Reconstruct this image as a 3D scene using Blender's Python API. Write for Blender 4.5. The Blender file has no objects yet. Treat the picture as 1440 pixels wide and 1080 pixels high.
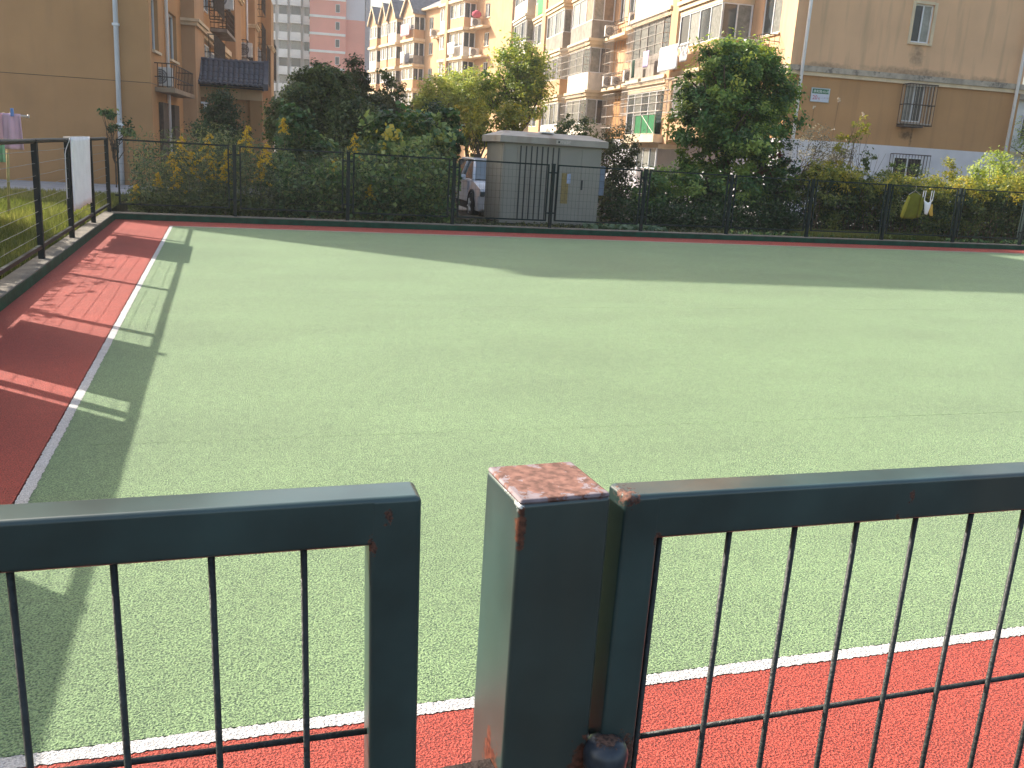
import bpy, bmesh, math, random
import numpy as np
from mathutils import Vector, Matrix
R = math.radians
SC = bpy.context.scene
COL = SC.collection

# ------------------------------------------------------------------ camera, world, sun, exposure
H = 1.53
F_PX, PITCH, ROLL, YAW = 1264.852, R(14.3974), R(3.5647), R(18.2327)
_fw = Vector((math.sin(YAW)*math.cos(PITCH), math.cos(YAW)*math.cos(PITCH), -math.sin(PITCH)))
_r0 = Vector((math.cos(YAW), -math.sin(YAW), 0))
_u0 = _r0.cross(_fw)
_rt = _r0*math.cos(ROLL) + _u0*math.sin(ROLL)
_up = -_r0*math.sin(ROLL) + _u0*math.cos(ROLL)
cam = bpy.data.cameras.new('camera')
cam.sensor_width = 36
cam.lens = 36*F_PX/1440
cam.clip_start = 0.02
cam.clip_end = 3000
camo = bpy.data.objects.new('camera', cam)
COL.objects.link(camo)
m3 = Matrix((_rt, _up, -_fw)).transposed()
camo.matrix_world = Matrix.Translation((0, 0, H)) @ m3.to_4x4()
SC.camera = camo

SUN_EL = R(34.6)
SUN_AZ = R(-45)            # clockwise from +Y
w = bpy.data.worlds.new('World')
SC.world = w
w.use_nodes = True
wn = w.node_tree
sky = wn.nodes.new('ShaderNodeTexSky')
sky.sky_type = 'NISHITA'
sky.sun_disc = False
sky.sun_elevation = SUN_EL
sky.sun_rotation = SUN_AZ
sky.air_density = 1.3
sky.dust_density = 5.0
sky.ozone_density = 0.6
wn.links.new(sky.outputs[0], wn.nodes['Background'].inputs[0])
wn.nodes['Background'].inputs[1].default_value = 0.13
sun = bpy.data.lights.new('sun', 'SUN')
sun.energy = 4.4
sun.angle = R(0.55)
sun.color = (1.0, 0.93, 0.82)
suno = bpy.data.objects.new('sun', sun)
COL.objects.link(suno)
sd = Vector((-math.sin(SUN_AZ)*math.cos(SUN_EL)*1.0, -math.cos(SUN_AZ)*math.cos(SUN_EL), -math.sin(SUN_EL)))
suno.rotation_euler = sd.to_track_quat('-Z', 'Y').to_euler()
suno.location = (-20, 20, 30)
SC.view_settings.view_transform = 'Standard'
SC.view_settings.look = 'None'
SC.view_settings.gamma = 1
SC.view_settings.exposure = 1.22
SC.view_settings.use_curve_mapping = False

random.seed(7)
RNG = np.random.default_rng(11)

def at(px, py, Y):
    d = _fw + _rt*((px-720)/F_PX) - _up*((py-540)/F_PX)
    return Vector((0, 0, H)) + d*(Y/d.y)

# ------------------------------------------------------------------ naming helpers
def tag(o, label=None, cat=None, group=None, kind=None):
    if label: o['label'] = label
    if cat: o['category'] = cat
    if group: o['group'] = group
    if kind: o['kind'] = kind
    return o

def empty(name, loc=(0, 0, 0), rz=0, mat3=None):
    o = bpy.data.objects.new(name, None)
    o.empty_display_size = 0.2
    COL.objects.link(o)
    if mat3 is not None:
        o.matrix_world = Matrix.Translation(loc) @ mat3.to_4x4()
    else:
        o.location = loc
        o.rotation_euler = (0, 0, rz)
    return o

def link(name, me, parent=None, loc=None, rot=None):
    o = bpy.data.objects.new(name, me)
    COL.objects.link(o)
    if parent is not None: o.parent = parent
    if loc is not None: o.location = loc
    if rot is not None: o.rotation_euler = rot
    return o

class MB:
    def __init__(s):
        s.v = []; s.f = []; s.m = []
    def add(s, vs, fs, mi=0):
        b = len(s.v)
        s.v += [tuple(v) for v in vs]
        s.f += [tuple(i+b for i in f) for f in fs]
        s.m += [mi]*len(fs)
        return s
    def box(s, x0, x1, y0, y1, z0, z1, mi=0):
        return s.add([(x0,y0,z0),(x1,y0,z0),(x1,y1,z0),(x0,y1,z0),(x0,y0,z1),(x1,y0,z1),(x1,y1,z1),(x0,y1,z1)],
              [(0,3,2,1),(4,5,6,7),(0,1,5,4),(1,2,6,5),(2,3,7,6),(3,0,4,7)], mi)
    def fbox(s, F, x0, x1, y0, y1, z0, z1, mi=0):
        o, ax, ay = F
        vs = []
        for (x, y, z) in [(x0,y0,z0),(x1,y0,z0),(x1,y1,z0),(x0,y1,z0),(x0,y0,z1),(x1,y0,z1),(x1,y1,z1),(x0,y1,z1)]:
            vs.append(o + ax*x + ay*y + Vector((0,0,z)))
        fl = [(0,3,2,1),(4,5,6,7),(0,1,5,4),(1,2,6,5),(2,3,7,6),(3,0,4,7)]
        if ax.cross(ay).z < 0: fl = [f[::-1] for f in fl]
        return s.add(vs, fl, mi)
    def tube(s, pts, r, n=6, cap=True, mi=0):
        pts = [Vector(p) for p in pts]
        if not hasattr(r, '__len__'): r = [r]*len(pts)
        vs = []
        for i, p in enumerate(pts):
            d = (pts[min(i+1, len(pts)-1)] - pts[max(i-1, 0)])
            if d.length < 1e-9: d = Vector((0,0,1))
            d.normalize()
            a = d.cross(Vector((0,0,1)))
            if a.length < 1e-3: a = d.cross(Vector((1,0,0)))
            a.normalize(); b = d.cross(a)
            for k in range(n):
                t = 2*math.pi*k/n
                vs.append(p + a*(math.cos(t)*r[i]) + b*(math.sin(t)*r[i]))
        fs = []
        for i in range(len(pts)-1):
            for k in range(n):
                fs.append((i*n+k, i*n+(k+1) % n, (i+1)*n+(k+1) % n, (i+1)*n+k))
        if cap:
            fs.append(tuple(range(n))[::-1])
            fs.append(tuple(range((len(pts)-1)*n, len(pts)*n)))
        return s.add(vs, [f[::-1] for f in fs], mi)
    def quad(s, a, b, c, d, mi=0):
        return s.add([a, b, c, d], [(0,1,2,3)], mi)
    def mesh(s, name, mats=None, smooth=False):
        me = bpy.data.meshes.new(name)
        me.from_pydata(s.v, [], s.f)
        if mats:
            for m in (mats if isinstance(mats, (list, tuple)) else [mats]): me.materials.append(m)
            if any(s.m): me.polygons.foreach_set('material_index', s.m)
        if smooth: me.polygons.foreach_set('use_smooth', [True]*len(s.f))
        me.update()
        return me
    def build(s, name, mats, parent=None, smooth=False, bevel=0, seg=2):
        o = link(name, s.mesh(name, mats, smooth), parent)
        if bevel:
            b = o.modifiers.new('bevel', 'BEVEL'); b.width = bevel; b.segments = seg
            b.limit_method = 'ANGLE'; b.harden_normals = False
            o.data.polygons.foreach_set('use_smooth', [True]*len(s.f))
            e = o.modifiers.new('wn', 'WEIGHTED_NORMAL')
        return o

# ------------------------------------------------------------------ materials
def nt(name):
    m = bpy.data.materials.new(name); m.use_nodes = True
    return m, m.node_tree.nodes, m.node_tree.links, m.node_tree.nodes['Principled BSDF']

def mat(name, col, rough=.7, var=.12, scale=3., bump=0., bscale=80., spec=.4, metal=0., stain=None, streak=0., speck=None, sheen=0.):
    m, N, L, P = nt(name)
    tc = N.new('ShaderNodeTexCoord')
    P.inputs['Roughness'].default_value = rough
    P.inputs['Specular IOR Level'].default_value = spec
    P.inputs['Metallic'].default_value = metal
    n1 = N.new('ShaderNodeTexNoise'); n1.inputs['Scale'].default_value = scale; n1.inputs['Detail'].default_value = 6
    L.new(tc.outputs['Object'], n1.inputs['Vector'])
    mx = N.new('ShaderNodeMix'); mx.data_type = 'RGBA'
    mx.inputs['A'].default_value = (*[c*(1-var) for c in col], 1)
    mx.inputs['B'].default_value = (*[min(1, c*(1+var)) for c in col], 1)
    mr = N.new('ShaderNodeMapRange'); mr.inputs['From Min'].default_value = .3; mr.inputs['From Max'].default_value = .7
    L.new(n1.outputs['Fac'], mr.inputs['Value']); L.new(mr.outputs['Result'], mx.inputs['Factor'])
    out = mx.outputs['Result']
    if streak:
        mp = N.new('ShaderNodeMapping'); mp.inputs['Scale'].default_value = (2.2, 2.2, .18)
        n2 = N.new('ShaderNodeTexNoise'); n2.inputs['Scale'].default_value = 1.4; n2.inputs['Detail'].default_value = 5
        L.new(tc.outputs['Object'], mp.inputs['Vector']); L.new(mp.outputs[0], n2.inputs['Vector'])
        r2 = N.new('ShaderNodeMapRange'); r2.inputs['From Min'].default_value = .52; r2.inputs['From Max'].default_value = .72
        r2.inputs['To Max'].default_value = streak
        L.new(n2.outputs['Fac'], r2.inputs['Value'])
        m2 = N.new('ShaderNodeMix'); m2.data_type = 'RGBA'
        m2.inputs['B'].default_value = (*(stain or [c*.45 for c in col]), 1)
        L.new(out, m2.inputs['A']); L.new(r2.outputs['Result'], m2.inputs['Factor'])
        out = m2.outputs['Result']
    if speck:
        n3 = N.new('ShaderNodeTexNoise'); n3.inputs['Scale'].default_value = speck[1]; n3.inputs['Detail'].default_value = 8; n3.inputs['Roughness'].default_value = .65
        L.new(tc.outputs['Object'], n3.inputs['Vector'])
        r3 = N.new('ShaderNodeMapRange'); r3.inputs['From Min'].default_value = speck[2]; r3.inputs['From Max'].default_value = speck[2]+.06
        L.new(n3.outputs['Fac'], r3.inputs['Value'])
        m3_ = N.new('ShaderNodeMix'); m3_.data_type = 'RGBA'; m3_.inputs['B'].default_value = (*speck[0], 1)
        L.new(out, m3_.inputs['A']); L.new(r3.outputs['Result'], m3_.inputs['Factor'])
        out = m3_.outputs['Result']
    L.new(out, P.inputs['Base Color'])
    if sheen:
        P.inputs['Sheen Weight'].default_value = sheen; P.inputs['Sheen Roughness'].default_value = .45
    if bump:
        nb = N.new('ShaderNodeTexNoise'); nb.inputs['Scale'].default_value = bscale; nb.inputs['Detail'].default_value = 4
        L.new(tc.outputs['Object'], nb.inputs['Vector'])
        bp = N.new('ShaderNodeBump'); bp.inputs['Strength'].default_value = bump; bp.inputs['Distance'].default_value = .02
        L.new(nb.outputs['Fac'], bp.inputs['Height']); L.new(bp.outputs[0], P.inputs['Normal'])
    return m

def spots(m, pts, col=(.16,.05,.022), rough=.85, nscale=70, amp=2.2, top=1., lo=.42, hi=1.75):
    """rust (or dirt) patches of their own shape: pts = (centre, (rx,ry,rz)) in object coordinates"""
    N, L = m.node_tree.nodes, m.node_tree.links
    P = N['Principled BSDF']
    tc = N.new('ShaderNodeTexCoord')
    nz = N.new('ShaderNodeTexNoise'); nz.inputs['Scale'].default_value = nscale; nz.inputs['Detail'].default_value = 8; nz.inputs['Roughness'].default_value = .7
    L.new(tc.outputs['Object'], nz.inputs['Vector'])
    acc = None
    for c, r in pts:
        mp = N.new('ShaderNodeVectorMath'); mp.operation = 'SUBTRACT'; mp.inputs[1].default_value = c
        L.new(tc.outputs['Object'], mp.inputs[0])
        dv = N.new('ShaderNodeVectorMath'); dv.operation = 'DIVIDE'; dv.inputs[1].default_value = r
        L.new(mp.outputs[0], dv.inputs[0])
        ln = N.new('ShaderNodeVectorMath'); ln.operation = 'LENGTH'
        L.new(dv.outputs[0], ln.inputs[0])
        if acc is None: acc = ln.outputs['Value']
        else:
            mn = N.new('ShaderNodeMath'); mn.operation = 'MINIMUM'
            L.new(acc, mn.inputs[0]); L.new(ln.outputs['Value'], mn.inputs[1]); acc = mn.outputs[0]
    ma = N.new('ShaderNodeMath'); ma.operation = 'MULTIPLY_ADD'; ma.inputs[1].default_value = amp*2; 
    L.new(nz.outputs['Fac'], ma.inputs[0]); L.new(acc, ma.inputs[2])
    mr = N.new('ShaderNodeMapRange'); mr.inputs['From Min'].default_value = 1.0+amp; mr.inputs['From Max'].default_value = (.88 if top == 1. else .3)+amp; mr.inputs['To Max'].default_value = top
    L.new(ma.outputs[0], mr.inputs['Value'])
    old = P.inputs['Base Color'].links[0].from_socket
    n2 = N.new('ShaderNodeTexNoise'); n2.inputs['Scale'].default_value = nscale*2.2; n2.inputs['Detail'].default_value = 6
    L.new(tc.outputs['Object'], n2.inputs['Vector'])
    rc = N.new('ShaderNodeMix'); rc.data_type = 'RGBA'
    rc.inputs['A'].default_value = (*[x*lo for x in col], 1); rc.inputs['B'].default_value = (*[min(1, x*hi) for x in col], 1)
    rm = N.new('ShaderNodeMapRange'); rm.inputs['From Min'].default_value = .38; rm.inputs['From Max'].default_value = .64
    L.new(n2.outputs['Fac'], rm.inputs['Value']); L.new(rm.outputs['Result'], rc.inputs['Factor'])
    mx = N.new('ShaderNodeMix'); mx.data_type = 'RGBA'
    L.new(old, mx.inputs['A']); L.new(rc.outputs['Result'], mx.inputs['B']); L.new(mr.outputs['Result'], mx.inputs['Factor'])
    L.new(mx.outputs['Result'], P.inputs['Base Color'])
    r0 = P.inputs['Roughness'].default_value
    rr = N.new('ShaderNodeMapRange'); rr.inputs['To Min'].default_value = r0; rr.inputs['To Max'].default_value = rough
    L.new(mr.outputs['Result'], rr.inputs['Value']); L.new(rr.outputs['Result'], P.inputs['Roughness'])
    bp = N.new('ShaderNodeBump'); bp.inputs['Strength'].default_value = .35; bp.inputs['Distance'].default_value = .002
    ml = N.new('ShaderNodeMath'); ml.operation = 'MULTIPLY'
    L.new(mr.outputs['Result'], ml.inputs[0]); L.new(n2.outputs['Fac'], ml.inputs[1]); L.new(ml.outputs[0], bp.inputs['Height'])
    L.new(bp.outputs[0], P.inputs['Normal'])
    return m

def turf(name, dark, light, sheen=.25, line=False):
    m, N, L, P = nt(name)
    tc = N.new('ShaderNodeTexCoord')
    n1 = N.new('ShaderNodeTexNoise'); n1.inputs['Scale'].default_value = 150; n1.inputs['Detail'].default_value = 2.5; n1.inputs['Roughness'].default_value = .6
    n2 = N.new('ShaderNodeTexNoise'); n2.inputs['Scale'].default_value = .9; n2.inputs['Detail'].default_value = 6
    mp = N.new('ShaderNodeMapping'); mp.inputs['Scale'].default_value = (.7, 1.3, 1)
    n4 = N.new('ShaderNodeTexNoise'); n4.inputs['Scale'].default_value = 14; n4.inputs['Detail'].default_value = 5; n4.inputs['Roughness'].default_value = .7
    L.new(tc.outputs['Object'], n1.inputs['Vector']); L.new(tc.outputs['Object'], mp.inputs['Vector']); L.new(mp.outputs[0], n2.inputs['Vector']); L.new(tc.outputs['Object'], n4.inputs['Vector'])
    r1 = N.new('ShaderNodeMapRange'); r1.inputs['From Min'].default_value = .36; r1.inputs['From Max'].default_value = .60
    L.new(n1.outputs['Fac'], r1.inputs['Value'])
    mx = N.new('ShaderNodeMix'); mx.data_type = 'RGBA'
    mx.inputs['A'].default_value = (*dark, 1); mx.inputs['B'].default_value = (*light, 1)
    L.new(r1.outputs['Result'], mx.inputs['Factor'])
    ad = N.new('ShaderNodeMath'); ad.operation = 'ADD'
    L.new(n2.outputs['Fac'], ad.inputs[0]); L.new(n4.outputs['Fac'], ad.inputs[1])
    r2 = N.new('ShaderNodeMapRange'); r2.inputs['From Min'].default_value = .75; r2.inputs['From Max'].default_value = 1.25; r2.inputs['To Min'].default_value = .85; r2.inputs['To Max'].default_value = 1.10
    L.new(ad.outputs[0], r2.inputs['Value'])
    vm = N.new('ShaderNodeVectorMath'); vm.operation = 'SCALE'
    L.new(mx.outputs['Result'], vm.inputs[0]); L.new(r2.outputs['Result'], vm.inputs['Scale'])
    L.new(vm.outputs[0], P.inputs['Base Color'])
    P.inputs['Roughness'].default_value = .6; P.inputs['Specular IOR Level'].default_value = .25
    P.inputs['Sheen Weight'].default_value = sheen; P.inputs['Sheen Roughness'].default_value = .4
    bp = N.new('ShaderNodeBump'); bp.inputs['Strength'].default_value = 1.0; bp.inputs['Distance'].default_value = .012
    L.new(n1.outputs['Fac'], bp.inputs['Height']); L.new(bp.outputs[0], P.inputs['Normal'])
    return m

def leafmat(name, cols, trans=.35, rough=.45):
    m, N, L, P = nt(name)
    a = N.new('ShaderNodeAttribute'); a.attribute_name = 'tint'
    cr = N.new('ShaderNodeValToRGB')
    el = cr.color_ramp.elements
    while len(el) < len(cols): el.new(.5)
    for i, c in enumerate(cols):
        el[i].position = i/(len(cols)-1); el[i].color = (*c, 1)
    L.new(a.outputs['Fac'], cr.inputs[0])
    L.new(cr.outputs[0], P.inputs['Base Color'])
    P.inputs['Roughness'].default_value = rough; P.inputs['Specular IOR Level'].default_value = .35
    tr = N.new('ShaderNodeBsdfTranslucent')
    hs = N.new('ShaderNodeHueSaturation'); hs.inputs['Saturation'].default_value = 1.15; hs.inputs['Value'].default_value = 1.4; hs.inputs['Hue'].default_value = .485
    L.new(cr.outputs[0], hs.inputs['Color']); L.new(hs.outputs[0], tr.inputs[0])
    ms = N.new('ShaderNodeMixShader'); ms.inputs[0].default_value = trans
    L.new(P.outputs[0], ms.inputs[1]); L.new(tr.outputs[0], ms.inputs[2])
    L.new(ms.outputs[0], N['Material Output'].inputs['Surface'])
    return m

M = {}
M['turf_green'] = turf('turf_green', (.030,.070,.028), (.245,.365,.158), .2)
M['turf_red'] = turf('turf_red', (.13,.014,.009), (.50,.080,.050), .06)
M['turf_white'] = turf('turf_white', (.36,.35,.34), (.68,.66,.64), .05)
M['backing'] = mat('backing', (.03,.035,.03), .9)
M['soil'] = mat('soil', (.075,.06,.042), .95, .4, 2.5, .8, 30, .2, speck=((.03,.045,.015), 5, .52))
M['road'] = mat('road', (.17,.165,.155), .9, .2, 3, .4, 60, .3)
M['asphalt'] = mat('asphalt', (.04,.04,.042), .9, .25, 6, .6, 120, .3)
M['path'] = mat('path', (.30,.31,.33), .9, .15, 2, .2, 50, .3)
M['lawn_base'] = mat('lawn_base', (.045,.055,.02), .95, .4, 3, .6, 40, .2)
M['concrete'] = mat('concrete', (.19,.168,.138), .9, .25, 5, .5, 60, .3, streak=.0, speck=((.16,.14,.11), 9, .56))
M['kerb_green'] = mat('kerb_green', (.010,.062,.036), .6, .35, 6, .2, 40, .2, speck=((.1,.09,.07), 14, .70))
M['fence_paint'] = mat('fence_paint', (.007,.018,.018), .55, .25, 12, .05, 60, .25)
M['fence_dark'] = mat('fence_dark', (.009,.016,.018), .55, .25, 12, .05, 60, .25)
M['wire'] = mat('wire', (.02,.028,.026), .5, .2, 12)
M['wire_light'] = mat('wire_light', (.2,.21,.2), .4, .2, 12, metal=.3)

# ------------------------------------------------------------------ ground, court, kerb
def sheet(name, pts, z, m, parent=None, kind='structure'):
    b = MB(); b.add([(x, y, z) for x, y in pts], [tuple(range(len(pts)))])
    o = b.build(name, m, parent)
    if parent is None: tag(o, kind=kind)
    return o
def rect(x0, x1, y0, y1): return [(x0, y0), (x1, y0), (x1, y1), (x0, y1)]

XL, XR, YB, YN, YG = -.846, 30.0, 16.985, 2.127, 16.066
XK = -1.757
g = MB()
NX = 60
g.add([(-250,-120,-.15), (300,-120,-.15), (300,320,-.15), (-250,320,-.15)], [(0,1,2,3)])
tag(g.build('ground', M['soil']), kind='structure')
# planted strip behind the back fence, a touch higher than the court
pl = MB(); nx, ny = 70, 16
vs = []; fs = []
for j in range(ny+1):
    for i in range(nx+1):
        x = -1.6 + i*(34/nx); y = 17.25 + j*(4.4/ny)
        z = .075 + .03*math.sin(x*1.7)*math.sin(y*2.1) + random.uniform(-.012, .012)
        if j == ny: z = -.16
        if 5.0 < x < 8.6 and j > 2: z = -.005
        vs.append((x, y, z))
for j in range(ny):
    for i in range(nx):
        a = j*(nx+1)+i; fs.append((a, a+1, a+nx+2, a+nx+1))
pl.add(vs, fs)
tag(pl.build('planting_bed', M['soil'], smooth=True), kind='structure')
tag(MB().box(-60, XK-.2, .983, 21.9, -.4, .075).build('lawn', M['lawn_base']), kind='structure')
tag(MB().box(-60, 4.0, 21.9, 26.8, -.4, .06).build('paved_path', M['path']), kind='structure')
sheet('driveway', rect(-1.5, 24.5, 21.7, 140), -.135, M['road'])

court = tag(MB().box(XK, XR, .985, YB, -.2, 0).build('court', M['backing']), kind='structure')
seams = [YN+.055, 4.62, 8.63, 12.65, YG]
for a, b in zip(seams[:-1], seams[1:]):
    q = MB(); q.box(XL+.055, XR, a+.0015, b-.0015, .001, .012); q.build('turf_roll', M['turf_green'], court)
def strip(pts, nm, m, z0, z1, jag=.004, n=240):
    """a turf inlay strip with slightly ragged long edges: pts = ((x0,y0),(x1,y1),width, side)"""
    (x0, y0), (x1, y1), wd = pts
    d = Vector((x1-x0, y1-y0, 0)); L_ = d.length; d.normalize(); p = Vector((-d.y, d.x, 0))
    q = MB(); vs = []
    for i in range(n+1):
        t = L_*i/n; c = Vector((x0, y0, 0)) + d*t
        vs.append((*(c + p*random.uniform(-jag, jag)).xy, z1)); vs.append((*(c + p*(wd+random.uniform(-jag, jag))).xy, z1))
    q.add(vs, [(2*i, 2*i+2, 2*i+3, 2*i+1) for i in range(n)])
    return q.build(nm, m, court)
q = MB(); q.box(XK, XL, YN, YB, .001, .0125); q.build('red_border', M['turf_red'], court)
q = MB(); q.box(XL, XR, YG, YB, .001, .0125); q.build('red_border', M['turf_red'], court)
q = MB(); q.box(XK, XR, .99, YN, .001, .0125); q.build('red_border', M['turf_red'], court)
strip(((XL+.058, YN), (XL+.058, YG), .050), 'white_line', M['turf_white'], .013, .0145, n=1000)
strip(((XL, YN), (10, YN), .050), 'white_line', M['turf_white'], .013, .0148, n=1600)
strip(((XL, YG-.03), (XR, YG-.03), .05), 'white_line', M['turf_white'], .013, .0166, n=60)

tag(MB().box(-60, XR+30, -40, .98, -.4, .004).build('pavement', M['asphalt']), kind='structure')
kb = tag(MB().box(XK-.195, XK-.004, .983, YB+.25, -.3, .125).box(XK-.004, XR+2, YB+.004, YB+.25, -.3, .125).build('kerb', M['concrete'], bevel=.008), kind='structure')
MB().box(XK-.004, XK+.002, .983, YB-.002, -.02, .112).build('painted_face', M['kerb_green'], kb)
MB().box(XK+.004, XR+2, YB-.002, YB+.004, -.02, .110).build('painted_face', M['kerb_green'], kb)

# ------------------------------------------------------------------ left fence
FT, FB, KZ = 1.369, .2545, .125
lf = tag(empty('wire_fence', (-1.86, 0, KZ)), 'long dark green fence with horizontal wires along the left kerb of the court', 'fence')
mp_ = MB().box(-.03, .03, -.03, .03, 0, FT-KZ-.004).mesh('post', M['fence_dark'])
LEFTP = [17.12, 15.03, 12.89, 10.75, 8.58, 6.45, 4.3, 2.15, 0.0]
for y in LEFTP:
    link('post', mp_, lf, (0, y, 0))
MB().tube([(0, -1.0+i*.6, FT-KZ-.02+.002*math.sin(i*1.3)) for i in range(31)], .025, 8).build('top_rail', M['fence_dark'], lf, True)
MB().box(-.018, .018, -1.0, 17.1, FB-KZ-.02, FB-KZ+.02).build('bottom_rail', M['fence_dark'], lf)
for k in range(8):
    z = FB-KZ + (k+1)*(FT-FB)/9
    MB().tube([(.0, -1.0+i*.6, z + random.uniform(-.006, .006)) for i in range(31)], .0024, 5).build('wire', M['wire_light'], lf)

# ------------------------------------------------------------------ back fence: framed mesh panels between posts
bf = tag(empty('mesh_fence', (0, 17.107, KZ)), 'dark green mesh panel fence along the far side of the court', 'fence')
PX = [-1.784+2.0*i for i in range(16)]
pm = MB().box(-.03, .03, -.03, .03, 0, FT-KZ-.02).box(-.034, .034, -.034, .034, FT-KZ-.02, FT-KZ).mesh('post', M['fence_paint'])
pz0, pz1 = FB-KZ, FT-KZ-.012
fr = MB()
a, b = .085, 1.915
fr.box(a, a+.028, -.014, .014, pz0, pz1).box(b-.028, b, -.014, .014, pz0, pz1)
fr.box(a+.028, b-.028, -.014, .014, pz0, pz0+.028).box(a+.028, b-.028, -.014, .014, pz1-.028, pz1)
for z in (pz0+.16, pz1-.16):
    fr.box(.03, a, -.01, .01, z-.015, z+.015).box(b, 1.97, -.01, .01, z-.015, z+.015)
frm = fr.mesh('fence_panel', M['fence_paint'])
ms = MB()
for i in range(1, 22):
    x = a+.028 + (b-a-.056)*i/22
    ms.tube([(x, 0, pz0+.02), (x, 0, pz1-.02)], 0.0016, 4, False)
for k in range(1, 8):
    z = pz0 + (pz1-pz0)*k/8
    ms.tube([(a+.02, .003, z), (b-.02, .003, z)], 0.0016, 4, False)
msm = ms.mesh('wire_mesh', M['wire'])
for i, x in enumerate(PX):
    if i: link('post', pm, bf, (x, 0, 0))
    if i < len(PX)-1:
        p = link('fence_panel', frm, bf, (x, 0, 0), (random.uniform(-.006, .006), random.uniform(-.003, .003), 0))
        link('wire_mesh', msm, p)['kind'] = 'stuff'

# ------------------------------------------------------------------ gate: post with rusty cap, two leaves
def rot3(a, b, c):
    return Matrix.Rotation(a, 3, 'Z') @ Matrix.Rotation(b, 3, 'X') @ Matrix.Rotation(c, 3, 'Y')
PAINT = dict(col=(.025, .049, .048), rough=.28, var=.4, scale=9, bump=.05, bscale=50, spec=.75, streak=.75, stain=(.062, .066, .054))
mpost = spots(mat('post_paint', **PAINT),
    [((-.049,-.054,-.03),(.006,.012,.026)), ((-.053,-.016,-.36),(.012,.026,.060)), ((-.053,-.008,-.325),(.012,.008,.04)), ((-.053,-.03,-.375),(.012,.026,.04)),
     ((.05,-.054,-.335),(.022,.02,.045)), ((.035,-.054,-.0),(.03,.02,.006)), ((-.015,-.054,-.0),(.05,.02,.004))], (.085,.032,.019), .9, 80, 1.3)
spots(mpost, [((-.051,-.046,.0),(.005,.012,.010)), ((-.052,-.015,.0),(.004,.03,.006))], (.42,.44,.43), .5, 160, 1.5)
mcap = spots(mat('cap_paint', (.19,.155,.165), rough=.75, var=.35, scale=40, bump=.2, bscale=140, spec=.4),
    [((.01,.0,.0),(.062,.052,.1)), ((-.02,.02,.0),(.034,.03,.1))], (.17,.085,.065), .95, 40, 2.2, 1., .6, 1.4)
mleaf = spots(mat('leaf_paint', **PAINT),
    [((-.049,.0,.054),(.012,.03,.012)), ((-.025,.0,-.262),(.016,.01,.022)), ((.336,-.001,.030),(.0045,.01,.006)), ((.321,-.001,.0),(.005,.01,.008)),
     ((-.009,.0,.0),(.004,.02,.008))], (.085,.034,.02), .9, 120, 2.6)
mbar = mat('bar_paint', (.02, .024, .024), .5, .4, 60, .2, 150, .4, speck=((.06,.03,.02), 45, .66))
mrust = mat('rusty_steel', (.032, .022, .020), .7, .5, 60, .25, 160, .2, speck=((.03,.034,.036), 30, .58))

pw = .104
gp = tag(empty('gate_post', (.329, .856, 1.191), R(3.2)), 'square steel gate post in foreground with a rusty orange top', 'gate post')
pb = MB(); h = pw/2
pb.box(-h, h, -h, h, -1.25, -.0035); pb.build('post_tube', mpost, gp, bevel=.0055, seg=3)
cb = MB(); cb.box(-h+.001, h-.001, -h+.001, h-.001, -.006, .0005); cb.build('rusty_cap', mcap, gp, bevel=.004)
lb = MB(); lb.box(-h-.105, -h, -.034, -.030, -.356, -.326).box(-h-.105, -h, -.0295, -.014, -.331, -.327); lb.build('latch_bracket', mrust, gp, bevel=.001)
hb = MB()
prof = [(.0, -.36), (.023, -.36), (.0245, -.358), (.0245, -.322), (.0255, -.318), (.0255, -.308), (.022, -.300), (.014, -.2955), (.0, -.294)]
n = 24; vs = []; fs = []
hx, hy = .070, -.060
for r_, z_ in prof:
    for k in range(n): vs.append((hx + r_*math.cos(2*math.pi*k/n), hy + r_*math.sin(2*math.pi*k/n), z_))
for i in range(len(prof)-1):
    for k in range(n): fs.append((i*n+k, i*n+(k+1) % n, (i+1)*n+(k+1) % n, (i+1)*n+k))
hb.add(vs, fs); hb.box(hx-.012, hx+.012, hy+.018, hy+.05, -.36, -.315)
mh = spots(mat('hinge_paint', (.03,.038,.05), .33, .3, 60, .1, 90, .6), [((hx, hy, -.29), (.017, .017, .012)), ((hx-.02, hy, -.345), (.02, .03, .02))], (.09,.045,.03), .8, 110, 1.5)
hb.build('hinge_barrel', mh, gp, True)
def gate_leaf(org, ang, s, hr, x0, x1, st, i0, i1, hh, label, inner_left):
    g_ = tag(empty('gate_leaf', org, 0, rot3(*ang)), label, 'gate', 'steel gate leaves beside the rusty post')
    dp = .046
    # frame: a post-end stile, a far stile, a top and a bottom rail
    q = MB(); q.box(x0+.0012, x1-.0012, 0, dp, 0, hr); q.build('top_rail', mleaf, g_, bevel=.0055, seg=3)
    q = MB(); q.box(st[0], st[1], -.0005, dp+.0005, -1.0, hr-.0008); q.build('stile', mleaf, g_, bevel=.0055, seg=3)
    far = (x1-.06, x1) if inner_left else (x0, x0+.06)
    q = MB(); q.box(far[0], far[1], -.0005, dp+.0005, -1.0, hr-.0008); q.build('stile', mleaf, g_, bevel=.0055, seg=3)
    q = MB(); q.box(x0+.002, x1-.002, .0005, dp-.0005, -.999, -.945); q.build('bottom_rail', mleaf, g_, bevel=.0055, seg=3)
    wv = MB().tube([(0, 0, -.95), (0, 0, .004)], .0034, 8).mesh('upright_bar', mbar, True)
    for i in range(i0, i1): link('upright_bar', wv, g_, (i*s, .012, 0), (0, 0, random.random()*6))
    xa, xb = (st[1]-.004, x1) if inner_left else (x0, st[0]+.004)
    z = hh
    while z > -.9:
        q = MB(); q.tube([(xa, .0185, z), (xb, .0185, z)], .0034, 8); q.build('cross_bar', mbar, g_, True)
        z -= .25
    return g_
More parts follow.
